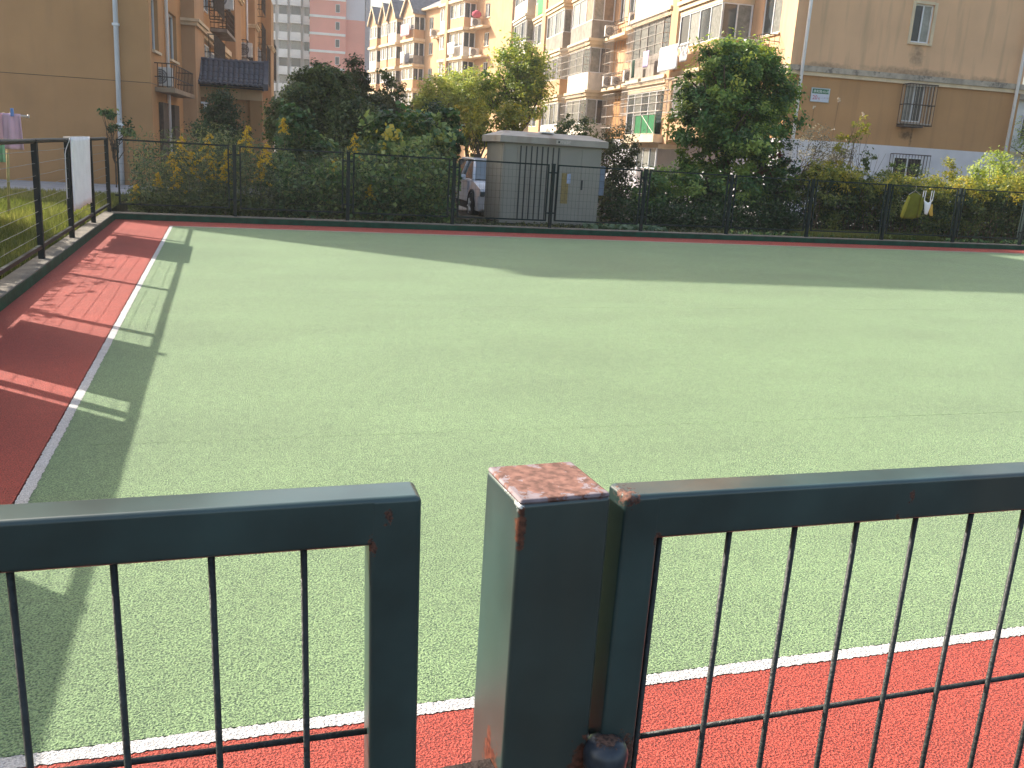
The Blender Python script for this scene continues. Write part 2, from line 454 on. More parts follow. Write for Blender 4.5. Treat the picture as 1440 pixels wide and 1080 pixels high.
gate_leaf((-.1874, .8184, 1.1437), (-.0286, -.0062, -.0159), .0854, .0502, -.80, .3694, (.3185, .3694), -8, 4, -.2185,
          'dark green steel gate leaf left of the rusty post, with a latch gap', False)
gate_leaf((.4566, .8156, 1.1301), (.0337, -.0205, .0179), .0902, .0521, -.0526, 1.40, (-.0526, -.0085), 0, 14, -.259,
          'dark green steel gate leaf hinged right of the rusty post', True)

# ------------------------------------------------------------------ building materials
STAIN = (.13, .09, .06)
M['tan'] = mat('tan_stucco', (.52,.36,.21), .9, .10, .8, .25, 60, .2, streak=.45, stain=(.26,.17,.10))
M['brown'] = mat('brown_stucco', (.36,.205,.095), .9, .10, .8, .25, 60, .2, streak=.3, stain=(.24,.14,.075))
M['apricot'] = mat('apricot_stucco', (.60,.385,.225), .9, .10, .8, .2, 60, .2, streak=.3, stain=(.36,.2,.1))
M['cream'] = mat('cream_trim', (.72,.58,.40), .85, .10, 2, .15, 60, .2, streak=.4, stain=(.4,.3,.2))
M['grey_trim'] = mat('weathered_trim', (.42,.36,.29), .9, .25, 4, .4, 50, .2, speck=((.22,.19,.16), 3.5, .56))
M['plinth'] = mat('plinth_paint', (.66,.635,.66), .8, .06, 2, .1, 60, .2)
M['grey_conc'] = mat('grey_render', (.33,.29,.25), .9, .2, 3, .3, 50, .2, streak=.5, stain=(.12,.1,.09))
M['white_tile'] = mat('white_tile', (.72,.65,.56), .6, .1, 4, .1, 40, .3, streak=.3, stain=(.4,.33,.25))
M['white_frame'] = mat('white_frame', (.78,.78,.79), .4, .05, 4)
M['pipe'] = mat('white_pipe', (.86,.86,.87), .45, .08, 2, 0, 1, .4, streak=.25, stain=(.4,.38,.36))
M['glass'] = mat('glass', (.055,.065,.07), .06, .3, .8, 0, 1, .6)
M['curtain'] = mat('curtain_glass', (.25,.25,.225), .12, .25, 7, 0, 1, .5)
M['glass_dark'] = mat('dark_glass', (.02,.02,.024), .08, .3, 2, 0, 1, .5)
M['cage'] = mat('cage_steel', (.50,.45,.40), .5, .2, 6, 0, 1, .4, metal=.2)
M['cage_dark'] = mat('cage_rust', (.07,.055,.045), .7, .4, 10)
M['ac'] = mat('ac_white', (.70,.69,.66), .5, .1, 5)
M['ac_dark'] = mat('ac_grille', (.20,.20,.21), .5, .2, 9)
M['roof_tile'] = mat('roof_tile', (.085,.088,.105), .55, .3, 6, .2, 40, .4)
M['roof_slate'] = mat('roof_slate', (.20,.19,.20), .7, .2, 3, .2, 20, .3)
M['pink'] = mat('pink_render', (.78,.33,.26), .9, .06, .3, 0, 1, .2)
M['pale'] = mat('pale_render', (.60,.60,.66), .9, .06, .3, 0, 1, .2)
M['pale_white'] = mat('white_render', (.82,.80,.77), .9, .08, .5, 0, 1, .2)
M['green_net'] = mat('green_net', (.02,.16,.055), .7, .2, 6)
M['wood'] = mat('brown_panel', (.30,.22,.15), .7, .25, 5, streak=.6, stain=(.12,.09,.07))

V = Vector
def FR(o, ax, ay): return (V(o), V(ax), V(ay))

def wallgrid(mb, F, x0, x1, z0, z1, holes, depth=.12, mi=0):
    o, ax, ay = F
    xs = sorted({x0, x1, *[h[0] for h in holes], *[h[1] for h in holes]})
    zs = sorted({z0, z1, *[h[2] for h in holes], *[h[3] for h in holes]})
    def P(x, z, d=0): return o + ax*x - ay*d + V((0,0,z))
    fl = ax.cross(V((0,0,1))).dot(ay) > 0
    def q(a, b, c, d):
        mb.quad(*( (a,b,c,d) if fl else (d,c,b,a) ), mi)
    for i in range(len(xs)-1):
        for j in range(len(zs)-1):
            cx, cz = (xs[i]+xs[i+1])/2, (zs[j]+zs[j+1])/2
            if any(h[0] < cx < h[1] and h[2] < cz < h[3] for h in holes): continue
            q(P(xs[i], zs[j]), P(xs[i+1], zs[j]), P(xs[i+1], zs[j+1]), P(xs[i], zs[j+1]))
    for a, b, c, d in holes:
        q(P(a,c), P(b,c), P(b,c,depth), P(a,c,depth)); q(P(a,d,depth), P(b,d,depth), P(b,d), P(a,d))
        q(P(a,c), P(a,c,depth), P(a,d,depth), P(a,d)); q(P(b,c,depth), P(b,c), P(b,d), P(b,d,depth))
    return mb

def window(par, F, x0, x1, z0, z1, rec=.10, nl=2, frame='white_frame', panes=('glass','curtain'), sill=True, fw=.05, part='window', sub=True, sillm='cream'):
    f = MB(); d0, d1 = -rec, -rec+.06
    f.fbox(F, x0, x0+fw, d0, d1, z0, z1); f.fbox(F, x1-fw, x1, d0, d1, z0, z1)
    f.fbox(F, x0+fw, x1-fw, d0, d1, z0, z0+fw); f.fbox(F, x0+fw, x1-fw, d0, d1, z1-fw, z1)
    pw_ = (x1-x0-2*fw)/nl
    for i in range(1, nl):
        x = x0+fw+pw_*i; f.fbox(F, x-fw*.45, x+fw*.45, d0, d1-.004, z0+fw, z1-fw)
    wdw = f.build(part, M[frame], par)
    for i in range(nl):
        p = MB(); p.fbox(F, x0+fw+pw_*i, x0+fw+pw_*(i+1), d0+.006+.008*(i % 2), d0+.020+.008*(i % 2), z0+fw, z1-fw)
        p.build('pane', M[panes[i % len(panes)]], wdw if sub else par)
    if sill:
        s_ = MB(); s_.fbox(F, x0-.06, x1+.06, -rec+.06, .07, z0-.07, z0-.003); s_.build('sill', M[sillm], wdw if sub else par)
    return wdw

def cage(par, F, x0, x1, z0, z1, dep, nb, nh, m='cage', r=.011, name='window_cage', rows_first=True):
    c = MB(); o, ax, ay = F
    def P(x, y, z): return o+ax*x+ay*y+V((0,0,z))
    for i in range(nb+1):
        x = x0+(x1-x0)*i/nb
        c.tube([P(x, dep, z0), P(x, dep, z1)], r, 4, False)
    nd = max(2, int(dep/.15))
    for xx in (x0, x1):
        for k in range(nd):
            y = dep*k/nd; c.tube([P(xx, y, z0), P(xx, y, z1)], r, 4, False)
    for k in range(nh+1):
        z = z0+(z1-z0)*k/nh
        c.tube([P(x0, .01, z), P(x0, dep+.012, z), P(x1, dep+.012, z), P(x1, .01, z)], r*1.5, 4, False)
    for k in range(1, max(2, int(dep/.2))):
        y = dep*k/max(2, int(dep/.2)); c.tube([P(x0, y, z0), P(x1, y, z0)], r, 4, False); c.tube([P(x0, y, z1), P(x1, y, z1)], r, 4, False)
    return c.build(name, M[m], par)

def pipe_part(par, pts, r=.055, n=10, m='pipe'):
    q = MB(); q.tube(pts, r, n)
    z = pts[-1][2]
    o = q.build('drainpipe', M[m], par, True)
    return o

def air_conditioner(loc, rz, label, grp='air conditioner units on the apartment walls', w_=.70, h_=.50, d_=.30):
    e = tag(empty('air_conditioner', loc, rz), label, 'air conditioner', grp)
    q = MB(); q.box(-w_/2, w_/2, 0, d_, 0, h_); q.build('casing', M['ac'], e, bevel=.015)
    q = MB(); n = 20; cx = -w_*.12; rr = h_*.40
    vs = [(cx, -.006, h_/2)] + [(cx+rr*math.cos(2*math.pi*k/n), -.006, h_/2+rr*math.sin(2*math.pi*k/n)) for k in range(n)]
    q.add(vs, [(0, k+1, (k+1) % n+1) for k in range(n)]); q.build('fan_grille', M['ac_dark'], e)
    q = MB()
    for k in range(1, 4):
        r2 = rr*k/4
        q.tube([(cx+r2*math.cos(2*math.pi*i/n), -.010, h_/2+r2*math.sin(2*math.pi*i/n)) for i in range(n+1)], .006, 4, False)
    q.build('fan_guard', M['ac'], e)
    q = None
    for s_ in (-1, 1): MB().box(s_*w_*.31-.04, s_*w_*.31+.04, .03, d_-.03, -.05, 0).build('foot', M['ac_dark'], e)
    return e

TH = R(-5.97)
# ------------------------------------------------------------------ left apartment block (its shaded gable fills the top left)
LB = tag(empty('apartment_block', (-1.74, 26.9, 0), TH), 'brown stuccoed apartment block with a blank shaded gable wall at the left edge', 'apartment building')
LW, LL, LH = 11.35, 57, 16.3
LF = FR((0,0,0), (0,1,0), (1,0,0))
lwin = [(.35, 1.35, 3.62, 5.0), (3.2, 4.6, 3.62, 4.95), (.35, 1.35, 6.4, 7.8), (3.2, 4.6, 6.4, 7.75)]
fl2 = [(26.2, 27.6, 6.0, 7.7), (26.2, 27.6, 8.8, 10.5)]
wb = MB()
wallgrid(wb, LF, 0, LL, 2.75, LH, lwin+fl2, .22)
wallgrid(wb, FR((-LW,0,0), (1,0,0), (0,-1,0)), 0, LW, 2.75, LH, [], .1)
wb.quad((-LW,LL,2.75), (-LW,0,2.75), (-LW,0,LH), (-LW,LL,LH)); wb.quad((-LW,LL,LH), (-LW,0,LH), (0,0,LH), (0,LL,LH)); wb.quad((0,LL,2.75), (-LW,LL,2.75), (-LW,LL,LH), (0,LL,LH))
wb.build('wall', mat('left_upper_stucco', (.50,.28,.130), .92, .10, .7, .25, 60, .2, streak=.25, stain=(.36,.22,.115)), LB)
wb = MB().box(-LW, 0, 0, LL, -.4, 2.735); wb.build('wall', mat('left_lower_stucco', (.48,.265,.122), .92, .10, .7, .25, 60, .2, streak=.25, stain=(.36,.22,.115)), LB)
MB().box(-LW+.01, -.01, .01, LL-.01, 2.735, 2.75).build('wall_joint', M['cage_dark'], LB)
MB().box(-LW-.1, .02, -.3, LL+.4, LH+.003, LH+.3).build('roof', M['grey_trim'], LB)
pipe_part(LB, [(-.83, -.075, -.1), (-.80, -.075, 5), (-.80, -.075, LH)], .062)
q = MB()
for z in (1.6, 4.1, 6.6, 9): q.box(-.89, -.73, -.139, -.001, z, z+.06)
q.build('pipe_bracket', M['pipe'], LB)
pipe_part(LB, [(.07, 2.35, 0), (.07, 2.35, LH)], .05)
pipe_part(LB, [(.07, 31, 0), (.07, 31, LH)], .06)
for i, h_ in enumerate(lwin+fl2): window(LB, LF, *h_, rec=.16, nl=2, panes=('curtain','glass'))
# shelf with railing round the air conditioner
MB().box(.003, .52, .5, 4.4, 2.56, 2.68).build('balcony_shelf', mat('shelf_render', (.33,.24,.16), .9, .2, 3, .3, 50), LB)
q = MB()
for i in range(14):
    y = .55+i*3.8/13; q.tube([(.48, y, 2.68), (.48, y, 3.3)], .011, 4, False)
for x in (.08, .2, .32, .44): q.tube([(x, .53, 2.68), (x, .53, 3.3)], .011, 4, False)
for z in (2.95, 3.3): q.tube([(.0, .53, z), (.49, .53, z), (.49, 4.37, z), (.0, 4.37, z)], .014, 4, False)
q.build('railing', M['cage_dark'], LB)
def LBp(x, y, z): return LB.matrix_basis @ V((x, y, z))
bpy.context.view_layer.update()
air_conditioner(LBp(.1, 1.15, 2.74), TH, 'air conditioner behind a brown railing beside the corner of the left block', w_=.5)
# projecting bays with a heavy moulding
def lbay(s0, s1, p, z0, z1, lev):
    b = MB(); b.box(.003, p, s0, s1, z0, z1); bo = b.build('bay', mat('bay_stucco', (.50,.31,.175), .92, .1, .7, .2, 60, .2, streak=.3, stain=(.24,.16,.09)), LB)
    for z in lev:
        c = MB(); c.box(.003, p+.16, s0-.16, s1+.16, z-.09, z); c.box(.003, p+.09, s0-.09, s1+.09, z-.2, z-.091); c.build('moulding', M['cream'], bo)
    return bo
lbay(5.6, 8.0, .42, -.3, 11.0, (5.05, 10.6))
lbay(19.3, 22.5, .45, -.3, 11.0, (7.9,))
lbay(31.8, 34, .45, -.3, 11.0, (7.9,))
lbay(44, 47.5, .7, -.3, 11.0, (7.9,))
q = MB(); q.box(.003, .30, 8.3, 19.0, 5.0, 5.22).box(.003, .2, 8.3, 19.0, 4.9, 4.998); q.box(.003, .30, 22.8, 31.6, 5.0, 5.22); q.build('moulding', M['cream'], LB)
# windows and cages further along
for (a, b_, c, d, cg) in [(9.0, 12.4, 3.3, 4.8, 1), (12.9, 15.2, 3.1, 4.7, 0), (9.0, 12.4, 6.0, 7.6, 1), (35, 38.5, 6.0, 8.2, 1), (40, 43.4, 5.2, 7.4, 1), (48.2, 52, 6, 8.4, 1), (35, 38.5, 9.3, 11.2, 1)]:
    window(LB, FR((.09,0,0), (0,1,0), (1,0,0)), a, b_, c, d, rec=.085, nl=4, panes=('curtain','glass'), sill=False)
    if cg: cage(LB, FR((.1,0,0), (0,1,0), (1,0,0)), a-.1, b_+.1, c-.15, d+.15, .55, 26, 3, 'cage_dark', r=.012)
MB().box(.003, .66, 13.4, 17.0, 5.5, 5.62).build('balcony_shelf', M['grey_conc'], LB)
cage(LB, FR((0,0,0), (0,1,0), (1,0,0)), 13.5, 16.9, 5.64, 6.5, .62, 12, 4, 'cage_dark', r=.012, name='railing')
MB().box(.003, .6, 24.2, 28.6, 5.25, 5.4).build('balcony_shelf', M['grey_conc'], LB)
cage(LB, FR((0,0,0), (0,1,0), (1,0,0)), 24.3, 28.5, 5.42, 6.3, .56, 14, 2, 'cage_dark', r=.012, name='railing')
air_conditioner(LBp(.5, 13.2, 6.35), TH, 'air conditioner high on the left block above the grey tiled roof', w_=.85, h_=.75)
air_conditioner(LBp(.45, 24.6, 5.5), TH, 'air conditioner on a railed shelf of the left block beyond the grey tiled roof', w_=.7, h_=.7)
MB().box(.003, .12, 1.0, 1.9, -.2, 2.3).box(.003, .12, 3.0, 3.9, -.2, 2.3).build('doorway', M['cage_dark'], LB)

# ------------------------------------------------------------------ gateway with a curved grey tile roof
GX0, GX1, GY = -1.25, 1.30, 33.2
gw = tag(empty('gateway', (GX0, GY, 0), R(-4)), 'brown gateway with a dark grey tiled roof beside the left block', 'gateway')
GWW = GX1-GX0
MB().box(.1, GWW+.05, .25, .6, 2.72, 3.2).build('beam', M['tan'], gw)
MB().box(.1, .5, .27, .58, -.2, 2.719).box(GWW-.35, GWW+.05, .27, .58, -.2, 2.719).build('pillar', M['brown'], gw)
MB().box(.5, GWW-.35, .4, .5, -.2, 2.719).build('screen_wall', M['brown'], gw)
MB().box(.62, .88, .05, .245, 2.50, 2.56).box(.70, .80, .10, .245, 2.25, 2.499).build('lamp_bracket', M['white_frame'], gw)
MB().box(0, GWW+.1, .1, .75, 3.06, 3.11).build('roof_deck', M['roof_tile'], gw)
# half-round tiles, each one a piece, laid in overlapping rows up a sagging slope
def curve(t):   # t 0 eave .. 1 ridge : local (y,z)
    return (-.28 + .95*t, 3.10 + .32*t + .50*t*t)
NCOL, NROW = 16, 5
tw = (GWW+.1)/NCOL
def tile_mesh(k):
    y0, z0 = curve(k/NROW); y1, z1 = curve((k+1.12)/NROW)
    b = MB(); n = 6; vs = []
    for (y, z, lift) in ((y0, z0, .028), (y1, z1, .0)):
        for i in range(n+1):
            a = math.pi*i/n; vs.append((-tw*.56*math.cos(a), y, z+lift+.085*math.sin(a)))
    for i in range(n+1):
        a = math.pi*i/n; vs.append((-tw*.48*math.cos(a), y0, z0+.006+.062*math.sin(a)))
    fs = [(i, i+1, n+1+i+1, n+1+i) for i in range(n)] + [(2*(n+1)+i, 2*(n+1)+i+1, i+1, i) for i in range(n)]
    b.add(vs, fs); return b.mesh('roof_tile', M['roof_tile'])
roofo = MB()
for k in range(12):
    (y0, z0), (y1, z1) = curve(k/12), curve((k+1)/12)
    roofo.quad((0, y0, z0), (GWW+.1, y0, z0), (GWW+.1, y1, z1), (0, y1, z1))
roofo = roofo.build('roof', mat('roof_channel', (.045,.047,.055), .7, .2, 8), gw)
for k in range(NROW):
    tm = tile_mesh(k)
    for c in range(NCOL):
        link('roof_tile', tm, roofo, ((c+.5)*tw, random.uniform(-.006, .006), random.uniform(-.004, .006)), (0, 0, random.uniform(-.012, .012)))
MB().tube([(-.06, .68, 3.98), (GWW*.5, .68, 3.93), (GWW+.16, .68, 3.97)], .07, 8).build('ridge', M['roof_tile'], gw)
q = MB(); vs = []
for i in range(9):
    y, z = curve(i/8)
    vs += [(GWW+.10, y, z-.06), (GWW+.26, y, z-.06), (GWW+.26, y, z+.15), (GWW+.10, y, z+.15)]
fs = []
for i in range(8):
    for k in range(4): fs.append((i*4+k, i*4+(k+1) % 4, (i+1)*4+(k+1) % 4, (i+1)*4+k))
fs += [(3,2,1,0), (32,33,34,35)]
q.add(vs, fs).build('verge', M['roof_tile'], gw)

# ------------------------------------------------------------------ right apartment block
RB = tag(empty('apartment_block', (19.1, 29.02, 0), TH), 'tan and brown apartment block with caged windows and sunlit balconies, gable at right', 'apartment building')
bpy.context.view_layer.update()
def RBp(x, y, z): return RB.matrix_world @ V((x, y, z))
RW, RL, RH = 9.45, 43, 16.3
GF = FR((0,0,0), (1,0,0), (0,-1,0))
gu = [(4.52, 5.28, 6.22, 7.52), (4.52, 5.28, 9.0, 10.3)]
gl = [(4.66, 5.50, 3.50, 4.80)]
wf = FR((0,0,0), (0,1,0), (-1,0,0))
fw_up = [(1.15, 2.65, 6.3, 7.65), (17.6, 19.0, 8.85, 10.2), (19.6, 20.6, 8.85, 10.2), (1.15, 2.65, 9.1, 10.4)]
for k in range(2): fw_up += [(15.0, 16.2, 6.2+2.8*k, 7.5+2.8*k)]
wb = MB()
wallgrid(wb, GF, 0, RW, 5.12, RH, gu, .14)
wallgrid(wb, wf, 0, RL, 5.12, RH, fw_up, .14)
wb.quad((RW,0,5.12), (RW,RL,5.12), (RW,RL,RH), (RW,0,RH)); wb.quad((0,0,RH), (RW,0,RH), (RW,RL,RH), (0,RL,RH)); wb.quad((RW,RL,5.12), (0,RL,5.12), (0,RL,RH), (RW,RL,RH))
mtan = spots(mat('gable_tan_stucco', (.75,.47,.28), .92, .08, .7, .25, 60, .2, streak=.6, stain=(.46,.31,.195)),
     [((4.9,0,5.2),(2.6,.3,.20)), ((4.9,0,5.75),(.35,.3,.55)), ((1.4,0,5.15),(1.2,.3,.16)), ((8,0,5.15),(1,.3,.16))], (.20,.15,.11), .92, 4, .9, .55)
wb.build('wall', mtan, RB)
wb = MB()
wallgrid(wb, GF, 0, RW, 2.62, 4.86, gl, .14)
wallgrid(wb, wf, 0, RL, 2.62, 4.86, [], .14)
wb.quad((RW,0,2.62), (RW,RL,2.62), (RW,RL,4.86), (RW,0,4.86))
mbr = spots(mat('gable_brown_stucco', (.48,.268,.124), .92, .08, .7, .25, 60, .2, streak=.5, stain=(.345,.20,.10)),
     [((5.18,0,3.0),(.075,.3,.42)), ((4.82,0,3.35),(.22,.3,.16)), ((4.95,0,3.05),(.35,.3,.2))], (.11,.075,.05), .92, 5, .8, .75)
wb.build('wall', mbr, RB)
MB().box(-.02, RW+.02, -.03, RL, -.4, 2.617).build('plinth', M['plinth'], RB)
MB().box(-.14, RW+.14, -.14, RL, 4.93, 5.117).build('string_course', M['grey_trim'], RB)
MB().box(-.09, RW+.09, -.09, RL, 4.80, 4.928).build('string_course', M['cream'], RB)
MB().box(-.4, RW+.4, -.4, RL+.4, RH+.003, RH+.3).build('roof', M['grey_trim'], RB)
pipe_part(RB, [(.36, -.21, 0), (.36, -.21, 16)], .06)
pipe_part(RB, [(9.1, -.21, 0), (9.12, -.21, 16)], .06)
for h_ in gu: window(RB, GF, *h_, rec=.12, nl=2, panes=('glass_dark','curtain'), sill=True, fw=.055)
MB().fbox(GF, 4.40, 4.518, 0, .03, 6.15, 7.6).fbox(GF, 5.282, 5.40, 0, .03, 6.15, 7.6).fbox(GF, 4.518, 5.282, 0, .03, 7.522, 7.62).build('window_surround', M['cream'], RB)
window(RB, GF, *gl[0], rec=.12, nl=2, panes=('curtain','glass'), sill=False)
cage(RB, GF, 4.52, 5.66, 3.38, 4.79, .42, 9, 2, 'cage_dark', r=.012)
q = MB(); cg = cage(RB, GF, 4.58, 5.62, 3.43, 4.76, .40, 8, 1, 'cage', r=.010)
MB().fbox(GF, 4.5, 5.3, .02, .44, 3.30, 3.36).build('cage_floor', M['cage_dark'], RB)
window(RB, FR((0,-.031,0), (1,0,0), (0,-1,0)), 4.55, 5.75, 1.5, 2.25, rec=-.004, nl=2, panes=('glass_dark',), sill=False)
cage(RB, FR((0,-.031,0), (1,0,0), (0,-1,0)), 4.45, 5.85, 1.45, 2.34, .38, 11, 1, 'cage_dark', r=.012)
for h_ in fw_up: window(RB, wf, *h_, rec=.11, nl=2, panes=('curtain','glass'))
# house number sign
sg = tag(empty('number_sign', RBp(.93, -.03, 3.95), TH), 'green and white house number sign on the brown gable wall', 'sign')
MB().box(0, .70, -.012, .0, 0, .45).build('board', mat('sign_white', (.60,.62,.70), .5, .05, 8), sg)
MB().box(.03, .67, -.0155, -.0125, .27, .43).build('green_band', mat('sign_green', (.015,.14,.06), .5, .1, 8), sg)
q = MB(); q.box(-.014, -.001, -.016, .0, -.014, .464).box(.701, .714, -.016, .0, -.014, .464).box(-.001, .701, -.016, 0, -.014, -.001).box(-.001, .701, -.016, 0, .451, .464)
q.build('frame', mat('sign_frame', (.42,.52,.48), .5, .1, 8), sg)
def text(s_, par, x, y, z, size, m, name='lettering'):
    cu = bpy.data.curves.new(name, 'FONT'); cu.body = s_; cu.size = size; cu.extrude = .0008
    tmp = bpy.data.objects.new('t', cu); COL.objects.link(tmp)
    bpy.context.view_layer.update()
    me = bpy.data.meshes.new_from_object(tmp.evaluated_get(bpy.context.evaluated_depsgraph_get()))
    bpy.data.objects.remove(tmp); bpy.data.curves.remove(cu)
    me.materials.clear(); me.materials.append(m)
    o = link(name, me, par, (x, y, z), (R(90), 0, 0)); return o
mwt = mat('letter_white', (.75,.8,.75), .6, .02, 5); mred = mat('letter_red', (.5,.06,.07), .6, .02, 5); mgr = mat('letter_grey', (.30,.24,.34), .6, .02, 5)
text('\u5eb7\u548c\u8def435\u5f04', sg, .065, -.0175, .305, .115, mwt)
text('20', sg, .055, -.0135, .07, .20, mred)
text('\u53f7', sg, .27, -.0135, .065, .09, mred)
text('\u4e8c\u4e8c \u56db\u4e8c\u56db', sg, .37, -.0135, .11, .06, mgr)

# the balconies on its long sunlit side
FLO = [2.35, 5.15, 7.95, 10.75, 13.5]
def bay(s0, s1, p, z, zt, par_m, style, nf=3, ne=2, sillh=1.08, head=.42, panes=('glass','curtain'), endm=None, frame='white_frame', ledge=True, trim='cream', end_s=True):
    """one storey of a projecting balcony: parapet box, glazing above it, beam and moulded ledge"""
    b = MB(); b.box(-p, -.003, s0, s1, z+.13, z+sillh)
    bo = b.build('balcony', M[par_m], RB)
    if endm: MB().box(-p+.02, -.004, s0-.012, s0-.002, z+.14, z+sillh-.01).build('end_panel', M[endm], bo)
    if ledge:
        MB().box(-p-.16, -.003, s0-.14, s1+.1, z-.02, z+.128).build('ledge', M[trim], bo)
        MB().box(-p-.08, -.003, s0-.07, s1+.05, z-.22, z-.022).build('ledge', M[trim], bo)
    zz0, zz1 = z+sillh+.003, zt-head
    MB().box(-p, -.003, s0, s1, zz1+.003, zt-.225 if ledge else zt-.02).build('beam', M[trim], bo)
    if style == 'open':
        MB().box(-p+.04, -p+.08, s0+.04, s1-.04, z+sillh+.0, z+sillh+.05).build('rail', M['cage'], bo)
        return bo
    Ff = FR((-p,0,0), (0,1,0), (-1,0,0)); Fe = FR((0,s0,0), (-1,0,0), (0,-1,0))
    MB().box(-p+.13, -.003, s0+.13, s1-.02, zz0, zz1).build('interior', M['glass_dark'], bo)
    for (F, a, c, n) in ((Ff, s0+.02, s1-.02, nf), (Fe, .02, p-.02, ne)):
        f = MB(); t = .045
        dd = (-.09, -.02)
        f.fbox(F, a, a+t*1.6, *dd, zz0, zz1); f.fbox(F, c-t*1.6, c, *dd, zz0, zz1); f.fbox(F, a+t*1.6, c-t*1.6, *dd, zz0, zz0+t); f.fbox(F, a+t*1.6, c-t*1.6, *dd, zz1-t, zz1)
        for i in range(1, n):
            x = a+(c-a)*i/n; f.fbox(F, x-t*.6, x+t*.6, dd[0], dd[1]-.003, zz0+t, zz1-t)
        f.build('window_frame', M[frame], bo)
        for i in range(n):
            pm_ = panes[(i+int(s0*3)) % len(panes)]
            if pm_ is None: continue
            q = MB(); q.fbox(F, a+(c-a)*i/n+.02, a+(c-a)*(i+1)/n-.02, -.07, -.055, zz0+t, zz1-t); q.build('pane', M[pm_], bo)
    return bo
def baycage(s0, s1, p, z0, z1, nb, nh, ext=.35, near=.25):
    return cage(RB, FR((-p,0,0), (0,1,0), (-1,0,0)), s0-.0, s1+.0, z0, z1, ext, nb, nh, 'cage', r=.010)
P = 1.3
A0, A1, B0, B1, C0, C1, D0, D1, E0, E1 = 3.45, 7.75, 8.75, 13.9, 21.4, 26.0, 27.4, 32.0, 33.3, 36.6
bay(A0, A1, P, 5.15, 7.95, 'apricot', 'glazed', 4, 2, panes=('curtain', 'glass_dark', 'curtain', 'glass'))
bay(A0, A1, P, 2.35, 5.15, 'apricot', 'glazed', 4, 2, ledge=False)
bay(A0, A1, P, 7.95, 10.75, 'apricot', 'glazed', 4, 2)
bay(B0, B1, P, 5.15, 7.95, 'grey_conc', 'glazed', 5, 1, head=.2, frame='cage')
bay(B0, B1, P, 2.35, 5.15, 'cream', 'glazed', 5, 1, sillh=.35, head=.5)
bay(B0, B1, P, 7.95, 10.75, 'cream', 'glazed', 5, 1, sillh=1.3)
for k, pm_ in enumerate(('white_tile', 'white_tile', 'grey_conc', 'apricot', 'apricot')):
    z = FLO[k]; zt = FLO[k+1] if k < 4 else 16.2
    bay(C0, C1, P, z, zt, pm_, 'glazed', 3, 2, endm='grey_conc' if k == 2 else None, head=.35, panes=('curtain','glass','curtain') if k != 2 else ('curtain','wood','curtain'))
    bay(D0, D1, P+.15, z, zt, ('white_tile','apricot','grey_conc','apricot','apricot')[k], 'open' if k == 3 else 'glazed', 4, 3, head=.35, panes=('curtain','glass') if k != 3 else ('glass_dark',))
    bay(E0, E1, P, z, zt, 'apricot', 'glazed', 3, 1, head=.35)
    bay(37.6, 42.2, P+.4, z+.5, zt+.5, 'white_tile', 'glazed', 5, 3, head=.3, panes=('curtain','curtain','glass'), trim='white_tile')
for a, c, x in ((7.85, 8.65, -P-.06), (32.15, 33.1, -P-.25)):
    MB().box(x, -.002, a, c, 2.3, RH-.1).build('pilaster', M['apricot'], RB)
MB().box(-.35, -.002, 13.98, 14.5, 2.3, RH-.1).build('pilaster', M['cream'], RB)
baycage(B0+.1, B1, P, 6.15, 7.85, 30, 4, .3)
baycage(B0-.4, B1, P, 3.72, 5.08, 34, 4, .3)
baycage(A0-.2, A1+.2, P, 3.6, 5.0, 30, 3, .3)
baycage(C0, 27.3, P, 6.24, 7.86, 34, 4, .34)
baycage(C0, C1, P, 3.5, 5.0, 20, 3, .3)
baycage(D0, D1, P+.15, 6.2, 7.6, 20, 4, .3)
# recess between the bays: cages, shelves with air conditioners
cage(RB, wf, 14.6, 17.2, 6.1, 7.9, .45, 14, 4, 'cage', r=.012)
cage(RB, wf, 19.2, 21.2, 6.1, 7.8, .6, 10, 3, 'cage', r=.012)
cage(RB, wf, 14.6, 17.4, 3.2, 5.0, .5, 14, 3, 'cage', r=.012)
cage(RB, wf, 18.6, 20.8, 3.2, 5.0, .5, 12, 3, 'cage', r=.012)
for (a, c, z) in ((17.4, 21.2, 8.05), (17.4, 20.9, 5.35), (14.6, 17.2, 8.2), (14.7, 17.2, 5.4), (1.0, 2.9, 5.5)):
    MB().box(-.62, -.003, a, c, z-.16, z).build('shelf', M['cream'], RB)
    cage(RB, wf, a+.05, c-.05, z+.002, z+.7, .58, 12, 3, 'cage_dark', r=.010, name='railing')
acs = [(-.5, 20.2, 8.08, 'on the upper shelf beside the dark concrete balcony end', .8), (-.45, 16.2, 8.24, 'on the upper shelf under the small sunlit window', .8), (-.5, 19.8, 5.40, 'on the lower shelf beside the pale balcony end', .8),
       (-.5, 18.2, 5.40, 'second from the pale balcony end on the lower shelf', .62), (-.45, 16.3, 5.45, 'on the lower shelf nearest the caged balcony', .8), (-.48, 2.0, 5.53, 'beside the big round tree at the block corner', .8)]
for x, y, z, t_, hh_ in acs:
    air_conditioner(RBp(x, y, z), TH+R(-8), 'white air conditioner '+t_, h_=hh_*.72)
